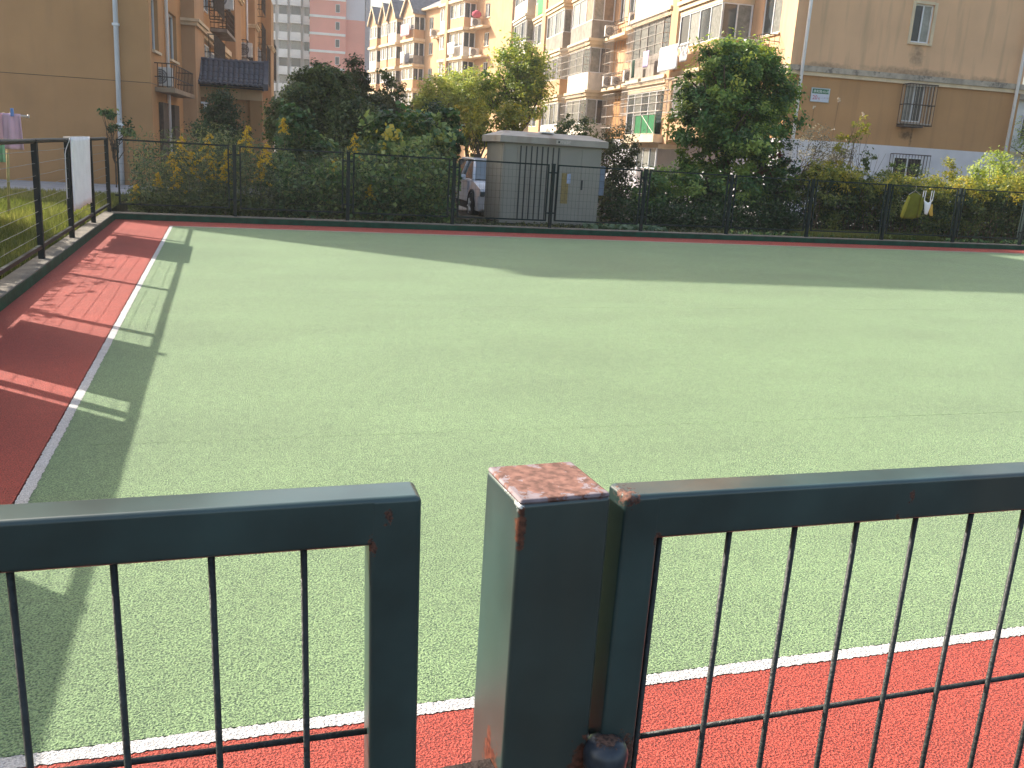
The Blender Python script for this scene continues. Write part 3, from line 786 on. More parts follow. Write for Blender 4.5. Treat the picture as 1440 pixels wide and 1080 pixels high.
# green screen and ledge low on the sunlit side
q = MB(); q.box(-P-.34, -P-.30, 8.7, 11.4, 2.72, 3.56); q.build('green_screen', M['green_net'], RB)
q = MB()
for y in (8.7, 9.6, 10.5, 11.4): q.tube([(-P-.355, y, 2.7), (-P-.355, y, 3.58)], .018, 4)
q.tube([(-P-.355, 8.6, 3.57), (-P-.355, 11.5, 3.57)], .012, 4); q.tube([(-P-.355, 8.6, 2.74), (-P-.355, 11.5, 2.74)], .012, 4); q.tube([(-P-.36, 10.5, 3.56), (-P-.36, 8.75, 2.74)], .012, 4); q.build('screen_frame', M['cage'], RB)
MB().box(-P-.5, -P-.002, 8.3, 12.2, 2.36, 2.70).build('ledge', M['cream'], RB)
window(RB, FR((-P-.01,0,0), (0,1,0), (-1,0,0)), 8.9, 11.6, 1.2, 2.15, rec=-.004, nl=3, panes=('glass','curtain'), sill=False)
# folding drying rack on the front balcony
q = MB()
for i in range(9):
    y = 4.0+i*.40; s_ = 1 if i % 2 else -1
    q.tube([(-P-.45, y, 6.18), (-P-.40, y+.40, 5.82)], .010, 4); q.tube([(-P-.45, y, 5.82), (-P-.40, y+.40, 6.18)], .010, 4)
q.tube([(-P-.42, 3.9, 6.2), (-P-.42, 7.8, 6.2)], .014, 5); q.build('drying_rack', M['cage'], RB)

# ------------------------------------------------------------------ further block with gabled bays
MBk = tag(empty('apartment_block', (26.4, 87, 0), R(9.8)), 'apricot apartment block with gabled bays in the distance left of the caged balconies', 'apartment building')
bpy.context.view_layer.update()
def MBp(x, y, z): return MBk.matrix_world @ V((x, y, z))
mf = FR((0,0,0), (0,1,0), (-1,0,0))
MH, ML = 16.6, 41
fl = [(19.6, 20.9, zz+1.0, zz+2.3) for zz in (5.2, 8.0, 10.8, 13.5)] + [(15.6, 16.5, zz+1.0, zz+2.3) for zz in (5.2, 8.0, 10.8, 13.5)] + [(4.9, 6.0, zz+.9, zz+2.2) for zz in (5.2, 8.0, 10.8, 13.5)]
wb = MB()
wallgrid(wb, mf, 0, ML, -.5, MH, fl, .15)
wallgrid(wb, FR((0,0,0), (1,0,0), (0,-1,0)), 0, 11, -.5, MH+3, [], .1)
wb.quad((11,0,-.5), (11,ML,-.5), (11,ML,MH), (11,0,MH)); wb.quad((0,ML,-.5), (0,ML,MH), (11,ML,MH), (11,ML,-.5))
wb.build('wall', M['apricot'], MBk)
MB().box(-.5, 11.4, .2, ML+.4, MH+.003, MH+.25).build('eave', M['cream'], MBk)
q = MB(); q.add([(-.4, .3, MH+.26), (11.3, .3, MH+.26), (11.3, ML+.3, MH+.26), (-.4, ML+.3, MH+.26), (5.5, .3, MH+3.2), (5.5, ML+.3, MH+3.2)], [(0,4,5,3), (1,2,5,4), (0,1,4), (3,5,2)]); q.build('roof', M['roof_slate'], MBk)
pipe_part(MBk, [(.9, -.1, 0), (.9, -.1, 16.5)], .09)
for h_ in fl: window(MBk, mf, *h_, rec=.12, nl=2, panes=('glass','curtain'), fw=.07)
def mbay(s0, s1, p, floors, style, peak=None, open_=False, side=2.2):
    for k, (z, zt) in enumerate(floors):
        b = MB(); b.box(-p, -.003, s0, s1, z, z+.95); bo = b.build('balcony', M[style[k % len(style)]], MBk)
        MB().box(-p-.2, -.003, s0-.2, s1+.2, z-.3, z-.004).build('ledge', M['cream'], bo)
        MB().box(-p+.2, -.003, s0+.2, s1-.2, z+.95, zt-.35).build('interior', M['glass'], bo)
        MB().box(-p, -.003, s0, s1, zt-.5, zt-.31).build('beam', M['cream'], bo)
        f = MB(); n = 3
        for i in range(n+1):
            y = s0+.05+(s1-s0-.1)*i/n; f.box(-p, -p+.08, y-.06, y+.06, z+.953, zt-.503)
        for i in range(3):
            x = -p+.04+(p-.1)*i/2; f.box(x-.05, x+.05, s0, s0+.08, z+.953, zt-.503)
        f.box(-p+.005, -p+.07, s0+.1, s1-.1, z+1.0, z+1.07); f.build('window_frame', M['white_frame'], bo)
        for i in range(n):
            y0 = s0+.05+(s1-s0-.1)*i/n; q = MB(); q.box(-p+.05, -p+.06, y0+.08, y0+(s1-s0)/n-.14, z+1.0, zt-.52); q.build('pane', M[('curtain','glass')[(i+k) % 2]], bo)
    if peak:
        z = floors[-1][1]
        b = MB(); m_ = (s0+s1)/2
        b.box(-p, 2.0, s0, s1, z-.305, z-.02)
        b.add([(-p, s0, z-.018), (-p, s1, z-.018), (-p, m_, z+peak), (3., s0, z-.018), (3., s1, z-.018), (3., m_, z+peak)], [(0,2,1), (3,4,5)])
        gb = b.build('gable', M['apricot'], MBk)
        q = MB()
        for (a, c) in ((s0-.25, m_), (s1+.25, m_)):
            za = z-.25
            q.add([(-p-.25, a, za), (-p-.25, c, z+peak+.05), (4, c, z+peak+.05), (4, a, za), (-p-.25, a, za+.16), (-p-.25, c, z+peak+.24), (4, c, z+peak+.24), (4, a, za+.16)], [(0,1,2,3), (7,6,5,4), (0,4,5,1), (3,2,6,7), (0,3,7,4), (1,5,6,2)])
        q.build('gable_roof', M['roof_slate'], gb)
        q = MB()
        for (a, c) in ((s0-.28, m_), (s1+.28, m_)):
            za = z-.3
            q.add([(-p-.34, a, za), (-p-.34, c, z+peak), (-p-.255, c, z+peak), (-p-.255, a, za), (-p-.34, a, za+.3), (-p-.34, c, z+peak+.3), (-p-.255, c, z+peak+.3), (-p-.255, a, za+.3)], [(0,3,2,1), (4,5,6,7), (0,1,5,4), (3,7,6,2), (0,4,7,3), (1,2,6,5)])
        q.build('bargeboard', M['cream'], gb)
FM = [(5.3, 8.1), (8.1, 10.8), (10.8, 13.6), (13.6, 16.4)]
mbay(8.1, 11.7, 1.35, FM+[(16.4, 19.0)], ('white_tile', 'apricot'))
MB().box(-1.6, -.003, 11.9, 12.5, -.4, 19).build('pilaster', M['apricot'], MBk)
mbay(12.6, 14.7, 1.2, FM+[(16.4, 19.0)], ('apricot', 'cage'))
mbay(22.1, 25.8, 1.35, FM, ('apricot', 'apricot', 'grey_conc', 'apricot'), peak=1.9)
mbay(28.0, 30.8, 1.35, FM, ('white_tile', 'grey_conc', 'apricot', 'white_tile'), peak=1.9)
mbay(31.3, 33.6, 1.35, FM, ('apricot',), peak=1.8)
mbay(35.2, 37.9, 1.35, FM, ('apricot', 'apricot', 'white_tile'), peak=1.8)
MB().box(-.9, -.003, 4.6, 7.7, 13.4, 13.55).build('shelf', M['cream'], MBk)
MB().box(-.9, -.003, 4.6, 7.7, 10.6, 10.75).build('shelf', M['cream'], MBk)
MB().box(-.7, -.003, 16.7, 18.5, 13.3, 13.45).build('shelf', M['cream'], MBk)
for x, y, z, t_ in [(-.7, 6.5, 13.58, 'far off under a red bundle on the apricot block'), (-.7, 6.6, 10.78, 'far off on the lower shelf of the apricot block'), (-.6, 17.6, 13.48, 'far off between two bays of the apricot block')]:
    air_conditioner(MBp(x, y, z), R(9.8), 'white air conditioner '+t_, w_=.95, h_=.75)

# ------------------------------------------------------------------ pink tower block far behind
TB = tag(empty('tower_block', (15.0, 170, 0), R(-9)), 'pink tower block with white bands and pale balconies far behind the trees', 'tower block')
TZ = 40
MB().box(0, 6.2, 0, 12, -.5, TZ).build('pink_wall', M['pink'], TB)
MB().box(6.2, 9.5, .8, 12, -.5, 22.3).build('pink_wall', M['pink'], TB)
MB().box(6.2, 9.4, .83, 11.9, 22.303, TZ-1).build('pale_wall', M['pale'], TB)
MB().box(9.5, 10.3, 1.4, 11, -.5, TZ-1).build('pale_wall', mat('grey_render_far', (.42,.42,.47), .9), TB)
for k in range(13):
    z = 2.2+k*2.86
    MB().box(-.06, 6.15, -.12, -.003, z, z+.42).build('white_band', M['pale_white'], TB)
    window(TB, FR((0,0,0), (1,0,0), (0,-1,0)), 4.4, 5.15, z+1.0, z+2.35, rec=-.02, nl=1, panes=('glass',), sill=False, fw=.06)
MB().box(-7.6, -.003, 3, 14, -.5, TZ).build('pale_wall', M['pale_white'], TB)
for k in range(13):
    z = 1.4+k*2.86
    for (x0, x1, y0) in ((-1.2, -.1, 1.9), (-3.4, -1.6, 1.2), (-5.5, -3.9, 1.6), (-7.3, -6.0, 1.9)):
        bo = MB().box(x0, x1, y0, 2.997, z, z+1.05).build('balcony', M['pale_white'], TB)
        MB().box(x0+.15, x1-.1, y0+.5, 2.99, z+1.05, z+2.5).build('pane', M[('curtain', 'curtain', 'glass')[(k+int(-x0*3)) % 3]], bo)
        MB().box(x0-.06, x1+.06, y0-.05, 2.99, z+2.52, z+2.82).build('slab', M['pale_white'], bo)
    MB().box(-.1, -.02, -.4, 1.2, z+.4, z+2.2).build('bay_window', mat('teal_glass', (.12,.25,.27), .15) if k == 0 else bpy.data.materials['teal_glass'], TB)

# pale house beyond the right end
HB = tag(empty('house', (33.5, 44, 0), TH), 'pale cream house just showing past the right end of the gable', 'house')
MB().box(0, 14, 0, 10, -.4, 6.2).build('wall', M['pale_white'], HB)
MB().box(-.3, 14.3, -.3, 10.3, 6.203, 6.5).build('roof', M['grey_trim'], HB)
MB().box(-.05, 14.05, -.06, -.003, 3.1, 3.35).build('string_course', M['cream'], HB)
for i in range(4): window(HB, GF, 1+i*3.2, 2.6+i*3.2, 4, 5.4, rec=-.01, nl=2, sill=False)

# ------------------------------------------------------------------ foliage
def rand_dirs(n):
    v = RNG.normal(size=(n, 3)); return v/np.linalg.norm(v, axis=1, keepdims=True)

def leaves_mesh(name, C, Nn, size, tint, m, aspect=.5, fold=.25):
    """one kite-shaped, slightly folded leaf of two triangles per row of C"""
    n = len(C)
    up = rand_dirs(n); t = np.cross(Nn, up); t /= np.linalg.norm(t, axis=1, keepdims=True)+1e-9
    b = np.cross(Nn, t)
    s = size[:, None]
    tip = C + t*s*.5; base = C - t*s*.5
    l = C + b*s*aspect*.5 + Nn*s*fold*.3 - t*s*.06; r = C - b*s*aspect*.5 + Nn*s*fold*.3 - t*s*.06
    co = np.stack([base, r, tip, l], 1).reshape(-1, 3).astype(np.float32)
    me = bpy.data.meshes.new(name)
    me.vertices.add(4*n); me.vertices.foreach_set('co', co.ravel())
    me.loops.add(4*n); me.loops.foreach_set('vertex_index', np.arange(4*n, dtype=np.int32))
    me.polygons.add(n); me.polygons.foreach_set('loop_start', np.arange(0, 4*n, 4, dtype=np.int32))
    me.materials.append(m)
    me.update(calc_edges=True)
    a = me.attributes.new('tint', 'FLOAT', 'FACE'); a.data.foreach_set('value', np.clip(tint, 0, 1).astype(np.float32))
    me.validate()
    return me

def cloud(lobes, n, leaf, clump=.22, cn=None, upb=.5, shell=2.0, tvar=.22, seed=None):
    """points, normals, sizes, tints for leaves gathered in clumps inside ellipsoid lobes (centre, radii)"""
    vol = np.array([abs(r[0]*r[1]*r[2])**.67 for c, r in lobes]); vol /= vol.sum()
    Cs, Ns, Ts = [], [], []
    for (c, r), wgt in zip(lobes, vol):
        c = np.array(c); r = np.array(r)
        k = max(6, int((cn or n/45)*wgt)); per = max(4, int(n*wgt/k))
        d = rand_dirs(k); rad = RNG.random(k)**(1/shell/1.5)
        cc = d*rad[:, None]
        ct = RNG.normal(.5, tvar, k)
        cs = clump*(.6+.8*RNG.random(k))*r.mean()
        pts = (c + cc*r)[:, None, :] + RNG.normal(size=(k, per, 3))*cs[:, None, None]*np.array([.8, .8, .6])
        nn = cc[:, None, :]*.9 + RNG.normal(size=(k, per, 3))*.55 + np.array([0, 0, upb])
        nn /= np.linalg.norm(nn, axis=2, keepdims=True)+1e-9
        Cs.append(pts.reshape(-1, 3)); Ns.append(nn.reshape(-1, 3)); Ts.append((ct[:, None]+RNG.normal(0, .13, (k, per))).reshape(-1))
    C = np.concatenate(Cs); N_ = np.concatenate(Ns); T = np.concatenate(Ts)
    return C, N_, leaf*(.65+.7*RNG.random(len(C))), T

def limb(b, p0, p1, r0, r1, wob=.08, n=5, sides=6):
    p0, p1 = V(p0), V(p1); L_ = (p1-p0).length
    pts = []; rs = []
    for i in range(n+1):
        t = i/n; j = wob*L_*math.sin(math.pi*t)
        pts.append(p0.lerp(p1, t)+V((random.uniform(-j, j), random.uniform(-j, j), random.uniform(-j, j)*.4))); rs.append(r0+(r1-r0)*t)
    b.tube(pts, rs, sides)
    return pts

M['bark'] = mat('bark', (.10,.075,.055), .95, .4, 12, .8, 40, .2)
M['twig'] = mat('twig', (.14,.10,.07), .95, .4, 12, .3, 40, .2)
G = dict(
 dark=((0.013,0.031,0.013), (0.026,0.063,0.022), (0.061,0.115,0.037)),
 bigtree=((0.031,0.081,0.026), (0.087,0.188,0.050), (0.302,0.390,0.087)),
 olive=((0.027,0.052,0.018), (0.078,0.121,0.038), (0.190,0.224,0.073)),
 brownish=((.032,.046,.020), (.080,.095,.038), (.16,.16,.065)),
 vine=((0.018,0.054,0.019), (0.067,0.157,0.053), (0.300,0.374,0.127)),
 lightg=((0.147,0.209,0.041), (0.315,0.399,0.094), (0.567,0.608,0.168)),
 camphor=((0.062,0.138,0.031), (0.212,0.299,0.062), (0.524,0.549,0.125)),
 yellow=((.08,.12,.025), (.26,.28,.055), (.56,.46,.09)),
 hedge=((.018,.044,.014), (.058,.100,.028), (.24,.26,.065)),
 weeds=((0.020,0.041,0.018), (0.072,0.121,0.053), (0.261,0.275,0.103)),
 grey=((0.078,0.086,0.062), (0.156,0.156,0.118), (0.312,0.281,0.187)),
 pale=((.06,.11,.06), (.12,.19,.11), (.2,.28,.17)),
 gold=((.40,.28,.02), (.62,.46,.04), (.75,.60,.10)),
 red=((.09,.012,.012), (.16,.03,.02), (.05,.06,.02)),
 grass=((.06,.085,.02), (.12,.15,.04), (.24,.24,.08)))
LM = {k: leafmat('leaf_'+k, v, .42 if k in ('lightg', 'camphor', 'yellow', 'grass') else .33) for k, v in G.items()}

def plant(name, label, cat, lobes, n, leaf, key, base=None, trunk_r=.05, group=None, limbs=7, clump=.22, upb=.5, aspect=.5, shell=2., tvar=.22, extra=None, stems=False, per=45):
    base = V(base) if base is not None else V((lobes[0][0][0], lobes[0][0][1], 0.05))
    e = tag(empty(name, base), label, cat, group)
    off = np.array(base)
    b = MB()
    mains = [V(c)-base for c, r in lobes]
    top = max(mains, key=lambda p: p.z)
    if stems:
        for c, r in lobes:
            for k in range(max(3, limbs)):
                d = V((random.uniform(-1, 1)*r[0], random.uniform(-1, 1)*r[1], random.uniform(.0, 1)*r[2]))
                f0 = V((random.uniform(-1, 1)*r[0]*.5, random.uniform(-.5, .5)*r[1], 0))
                p = V(c)-base
                limb(b, V((p.x, p.y, 0))+f0, p+d, trunk_r*.5, trunk_r*.15, .06, 4, 5)
    else:
        hgt = top.z
        limb(b, (0, 0, -.15), (top.x*.5, top.y*.5, hgt*.62), trunk_r, trunk_r*.5, .03, 6, 8)
        for c, r in lobes:
            p = V(c)-base
            for k in range(limbs):
                d = V((random.uniform(-.75, .75)*r[0], random.uniform(-.75, .75)*r[1], random.uniform(-.4, .8)*r[2]))
                zz = max(.1, min(p.z*.75, hgt*.6)*random.uniform(.6, 1))
                limb(b, (top.x*.4*zz/hgt, top.y*.4*zz/hgt, zz), p+d, trunk_r*.42, trunk_r*.1, .08, 5, 5)
    b.build('trunk' if not stems else 'stem', M['bark'] if not stems else M['twig'], e, True)
    C, N_, S, T = cloud(lobes, n, leaf, clump, n/per, upb, shell, tvar)
    ok = C[:, 2] > .06; C, N_, S, T = C[ok], N_[ok], S[ok], T[ok]
    me = leaves_mesh('crown', C-off, N_, S, T, LM[key], aspect)
    link('crown' if not stems else 'foliage', me, e)
    for ky, lb2, n2, lf2 in (extra or []):
        C, N_, S, T = cloud(lb2, n2, lf2, clump, None, upb, shell)
        link('foliage', leaves_mesh('foliage', C-off, N_, S, T, LM[ky], aspect), e)
    return e

def lob(px0, px1, py0, py1, Y, d=None):
    """an ellipsoid that fills the given picture box at distance Y"""
    a, b = at(px0, (py0+py1)/2, Y), at(px1, (py0+py1)/2, Y); t, u = at((px0+px1)/2, py0, Y), at((px0+px1)/2, py1, Y)
    rx = abs(b.x-a.x)/2; rz = abs(t.z-u.z)/2
    return ((a+b)/2*.5+(t+u)/2*.5)[:], (rx*.88, d or rx*.8, rz*.88)

# the big round tree before the right block
T0 = [lob(975,1100,48,140,20.8), lob(950,1060,80,180,20.5), lob(1030,1118,75,190,21), lob(960,1085,50,150,20.8), lob(940,1040,110,230,20.4), lob(1020,1130,95,215,21.0), lob(985,1100,120,250,20.0), lob(940,1020,180,300,20.3), lob(1040,1130,190,300,20.6), lob(985,1070,220,315,19.8), lob(940,1010,215,320,20), lob(1050,1130,225,325,20.3)]
plant('evergreen_tree', 'big round dark evergreen tree in front of the sunlit balconies', 'tree', T0, 60000, .105, 'bigtree', (12.1, 20.7, .05), .14, limbs=5, clump=.15, upb=.7, per=130, tvar=.3,
      extra=[('camphor', [((l[0][0]-.05, l[0][1]-.1, l[0][2]+.12), l[1]) for l in T0[:7]], 4200, .10), ('red', [lob(1050,1110,190,250,20.2)], 260, .08)])  # yellow-green clumps over the upper crown paint in sunlit highlights
plant('camphor_tree', 'yellow-green leafy tree standing over the grey cabinet and lit by the sun', 'tree',
      [lob(690,772,48,130,48), lob(655,720,90,165,48.5), lob(705,776,95,175,47.5), lob(720,775,75,150,47)], 13000, .18, 'camphor', (15.1, 48, -.1), .2, limbs=5, clump=.2)
plant('pale_green_tree', 'pale yellow-green tree left of the leafy tree over the cabinet', 'tree',
      [lob(585,655,100,175,62), lob(615,692,90,165,63), lob(572,620,128,190,61), lob(640,700,110,185,61)], 15000, .22, 'lightg', (16.3, 62, -.1), .2, limbs=5, clump=.22)
plant('round_conifer', 'dark rounded conifer in front of the grey tiled gateway', 'tree',
      [lob(282,340,118,190,24), lob(264,352,155,235,24), lob(268,352,200,285,24)], 16000, .07, 'dark', (.15, 24, -.05), .07, limbs=4, clump=.2, upb=.2)
plant('tall_shrub', 'tall dark shrub with the highest crown right of the tiled gateway', 'shrub',
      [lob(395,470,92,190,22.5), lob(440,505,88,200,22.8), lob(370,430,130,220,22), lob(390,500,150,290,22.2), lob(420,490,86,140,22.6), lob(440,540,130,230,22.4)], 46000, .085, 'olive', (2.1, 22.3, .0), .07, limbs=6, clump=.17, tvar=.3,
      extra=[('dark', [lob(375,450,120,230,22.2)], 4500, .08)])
plant('brown_shrub', 'brownish dark shrub with a thin pointed top between the tall shrub and the vine mound', 'shrub',
      [lob(478,522,75,160,24), lob(500,562,110,200,23.5), lob(455,515,100,200,23.6), lob(470,560,150,260,23), lob(530,590,140,200,23.6), lob(540,600,165,240,22.8)], 34000, .08, 'brownish', (3.5, 23.4, .0), .06, limbs=6, clump=.16,
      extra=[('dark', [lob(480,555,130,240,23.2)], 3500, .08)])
plant('slender_tree', 'slender loose-leaved tree against the distant gabled bays', 'tree',
      [lob(530,560,80,130,27), lob(545,578,110,160,27), lob(525,560,120,180,27)], 1500, .09, 'olive', (4.9, 27, -.1), .05, limbs=6, clump=.25, shell=1.2)
plant('vine_mound', 'broad mound of large-leaved green vine left of the white car', 'vine',
      [lob(500,635,150,260,19.9,.9), lob(540,652,165,290,19.6,.8), lob(482,560,210,305,19.4,.7), lob(560,628,240,312,19.0,.5), lob(600,655,150,225,20.4,.6)], 12500, .12, 'vine', (4.0, 19.7, .05), .05, limbs=6, clump=.15, aspect=.85, upb=.35, tvar=.36, extra=[('yellow', [lob(505,640,158,240,19.5,.8)], 420, .10)])
plant('climbing_vine', 'bright green climbing vine hanging over the shrubs behind the yellow flowers', 'vine',
      [lob(390,440,142,235,20.6,.4), lob(420,470,180,260,20.2,.4), lob(375,420,210,290,20.0,.4)], 3800, .11, 'vine', (1.7, 20.4, .05), .03, limbs=4, clump=.2, aspect=.85)
plant('yellowing_shrub', 'sparse yellowing shrub rising behind the left end of the grey cabinet', 'shrub',
      [lob(650,695,150,228,24.8), lob(690,745,140,195,25), lob(640,690,130,190,26)], 8000, .085, 'yellow', (6.6, 23.7, -.05), .04, limbs=5, clump=.22, shell=1.4)
plant('dark_shrub', 'dark leafy shrub filling the gap between the vine mound and the white car', 'shrub',
      [lob(600,636,190,300,21,.4), lob(590,640,140,220,23,.8)], 5200, .085, 'dark', (5.3, 21, .0), .05, limbs=5, clump=.2)
plant('thin_bush', 'thin upright bush showing above the right half of the cabinet roof', 'shrub',
      [lob(778,812,140,230,24), lob(800,842,150,235,24.5)], 2600, .075, 'olive', (8.3, 24.2, -.05), .035, limbs=6, clump=.22, shell=1.3)
plant('feathery_bush', 'brownish feathery bush touching the right side of the grey cabinet', 'shrub',
      [lob(832,892,165,260,20.3), lob(838,885,230,322,19.9), lob(868,905,190,250,20.4)], 7000, .06, 'brownish', (8.6, 20.2, .05), .04, limbs=7, clump=.2, shell=1.4,
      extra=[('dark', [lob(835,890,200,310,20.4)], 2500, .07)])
plant('low_bush', 'low green bush between the feathery bush and the big round tree', 'shrub',
      [lob(880,950,235,322,19.6), lob(905,960,225,310,20)], 5200, .085, 'bigtree', (9.7, 19.8, .05), .04, limbs=5, clump=.2)
plant('grey_shrub', 'half-bare greyish shrub just right of the big round tree', 'shrub',
      [lob(1112,1180,165,265,21), lob(1140,1205,190,260,21.3)], 2600, .06, 'grey', (14.0, 21, .05), .04, limbs=14, clump=.2, shell=1.1)
# clipped hedge with yellow top leaves, part own colour, part painted sunlight, behind the right part of the fence, in lumps, each a bush
hb_ = [(1130,1200,238,330,'yellowing hedge bush right of the big round tree'), (1190,1262,248,335,'hedge bush with yellow tips left of the olive jacket'),
       (1250,1330,255,338,'hedge bush directly behind the hanging olive jacket'), (1318,1385,258,340,'hedge bush right of the hanging white top'), (1375,1440,256,342,'hedge bush at the right edge of the picture'), (1432,1500,255,345,'hedge bush running out of the picture on the right')]
for a, c, d, e_, lb_ in hb_:
    l0 = [lob(a-8, c+8, d, e_, 18.9, .8), lob(a, (a+c)/2, d-6, d+50, 18.8, .6), lob((a+c)/2, c, d-4, d+50, 19.0, .6)]
    plant('hedge_bush', lb_, 'hedge', l0, 6500, .075, 'hedge', (l0[0][0][0], 18.95, .05), .03, 'hedge bushes behind the right part of the fence', limbs=6, clump=.17, tvar=.28, stems=True,
          extra=[('yellow', [lob(a-4, c+4, d-12, d+30, 18.7, .7)], 2200, .075)])
plant('arching_spray', 'yellow-leaved spray arching up in front of the white plinth', 'shrub',
      [lob(1180,1208,165,225,19.6,.3), lob(1195,1222,160,200,19.7,.2), lob(1160,1195,195,245,19.5,.3)], 900, .07, 'yellow', at(1185, 330, 19.6), .022, limbs=7, clump=.25, stems=True)
plant('arching_spray', 'leafy spray bending right across the white plinth below the barred window', 'shrub',
      [lob(1205,1245,212,240,19.4,.2), lob(1235,1275,222,262,19.3,.25), lob(1255,1300,228,268,19.4,.3)], 1300, .07, 'hedge', at(1250, 330, 19.4), .022, limbs=5, clump=.25, stems=True)
plant('upright_sprout', 'single upright sprout with an orange tip against the white plinth', 'shrub',
      [lob(1326,1346,215,265,19.5,.15)], 520, .07, 'yellow', at(1335, 335, 19.5), .02, limbs=6, clump=.3, stems=True)
plant('sprouting_bush', 'bright green bush sprouting above the hedge below the right drainpipe', 'shrub',
      [lob(1372,1418,205,275,19.6,.5), lob(1392,1436,225,285,19.8,.5), lob(1345,1385,235,285,19.7,.4)], 3600, .075, 'lightg', at(1395, 335, 19.7), .03, limbs=5, clump=.22, stems=True)
plant('yellow_bush', 'yellow-orange bush at the far right beyond the gable corner', 'shrub',
      [lob(1418,1475,212,290,20.2,.6)], 2600, .075, 'yellow', at(1445, 335, 20.2), .03, limbs=6, clump=.22, stems=True)
plant('garden_tree', 'green tree standing beyond the right corner of the gable', 'tree',
      [lob(1420,1500,140,250,40), lob(1440,1540,160,260,40)], 3500, .13, 'camphor', at(1465, 300, 40), .1, limbs=5)
plant('small_vine', 'small leafy tree creeping round the white drainpipe on the left gable', 'tree',
      [lob(136,170,148,175,25.5,.4), lob(168,196,170,192,25.5,.4), lob(146,168,172,190,25.6,.3)], 850, .09, 'vine', at(165, 270, 25.5), .03, limbs=6, clump=.25, shell=1.1)
plant('garden_tree', 'bushy tree on the left lawn, out of the picture, shading the grass', 'tree',
      [((-5.3,14.4,1.8),(1.2,1.4,1.2)), ((-5.1,12.2,1.7),(1.1,1.3,1.2)), ((-4.9,10.0,1.6),(1.0,1.2,1.15))], 34000, .17, 'vine', (-5.0, 12.3, .07), .09, limbs=5)
# leggy stalks with pale tips
for px0, py0, px1, py1, lb_ in ((1130,250,1145,150,'thin bare stalk with a pale tip left of the number sign'), (1160,250,1180,140,'thin bare stalk with a pale tip below the number sign'), (1190,240,1214,160,'thin orange-tipped stalk right of the number sign')):
    p0, p1 = at(px0, 330, 19.4), at(px1, py1, 19.4); pm_ = at(px0, py0, 19.4)
    e = tag(empty('seed_stalk', p0), lb_, 'plant', 'bare stalks over the hedge')
    q = MB(); q.tube([(0,0,0), pm_-p0, p1-p0], [.008, .006, .004], 5); q.build('stem', M['twig'], e)
    q = MB()
    for k in range(5):
        d = V((random.uniform(-.03,.03), 0, random.uniform(-.05,.03))); q.tube([p1-p0+d+V((0,0,-.015)), p1-p0+d+V((0,0,.02))], [.012, .018], 6)
    q.build('seed_head', mat('seed_pale', (.65,.5,.38), .8) if 'seed_pale' not in bpy.data.materials else bpy.data.materials['seed_pale'], e)

# goldenrod: each plant a stem, leaves and a drooping yellow plume
def goldenrod(px, py, Y, lab, s=1.):
    Y -= .55; s *= 1.25
    top = at(px, py, Y); base = V((top.x+random.uniform(-.1,.1), Y+random.uniform(-.1,.1), .07))
    e = tag(empty('goldenrod', base), lab, 'flowering plant', 'goldenrod along the far left of the fence')
    q = MB(); pts = limb(q, (0,0,0), top-base, .008, .004, .03, 6, 5); q.build('stem', M['twig'], e, True)
    n = 170; t = RNG.random(n)**.8*.85
    tt = np.array(top-base)
    C = tt*t[:, None] + RNG.normal(size=(n,3))*np.array([.085,.085,.03]); N_ = RNG.normal(size=(n,3))*.5+np.array([0,-.3,.8]); N_ /= np.linalg.norm(N_, axis=1, keepdims=True)
    link('foliage', leaves_mesh('foliage', C, N_, .11*(.7+.6*RNG.random(n)), RNG.normal(.5,.2,n), LM['weeds'], .22), e)
    n = int(420*s); 
    k = RNG.integers(0, 9, n); az = k*2.4+RNG.normal(0,.15,n); hh = (k/9)*.34; rr = RNG.random(n)*(.05+.13*(1-k/9)) 
    C = np.stack([np.cos(az)*rr, np.sin(az)*rr, hh-.30-rr*.7+.02], 1)*s + tt + RNG.normal(size=(n,3))*.014
    N_ = RNG.normal(size=(n,3)); N_ /= np.linalg.norm(N_, axis=1, keepdims=True)
    link('flower_plume', leaves_mesh('flower_plume', C, N_, .03*(.7+.6*RNG.random(n)), RNG.normal(.5,.25,n), LM['gold'], .9), e)['kind'] = 'stuff'
for px, py, Y, lab, s in [(254,196,18.6,'goldenrod with a broad plume topmost left of the first inner fence post',1.1), (248,238,18.3,'low goldenrod plume nearest the fence corner, under the broad plume',.8), (268,216,18.5,'goldenrod with plume leaning right of the topmost one',.9), (241,216,18.9,'goldenrod leaning left behind the fence',.8),
        (292,190,18.7,'tall narrow goldenrod plume between the broad plume and the first inner post',1.1), (297,224,18.5,'goldenrod plume halfway up beside the first inner post',.9), (318,212,18.6,'goldenrod plume close left of the first inner post',.8), (314,234,18.2,'small goldenrod plume low at the first inner post',.6),
        (347,180,19.2,'highest goldenrod plume right of the first inner post',1.1), (374,205,18.8,'faded goldenrod plume in the middle of the second panel',.8), (366,226,18.5,'broad low goldenrod plume in the second panel',.9), (498,192,19.0,'goldenrod plume above the second inner post',.9), (470,226,18.7,'lone goldenrod plume left of the second inner post',.6), (398,168,20.5,'goldenrod plume half hidden by the climbing vine',.6), (190,262,18.2,'small goldenrod low down at the fence corner',.6), (222,245,18.4,'small yellow goldenrod beside the drainpipe foot',.5), (520,262,18.3,'low goldenrod plume right of the second inner post',.5)]:
    goldenrod(px, py, Y, lab, s)

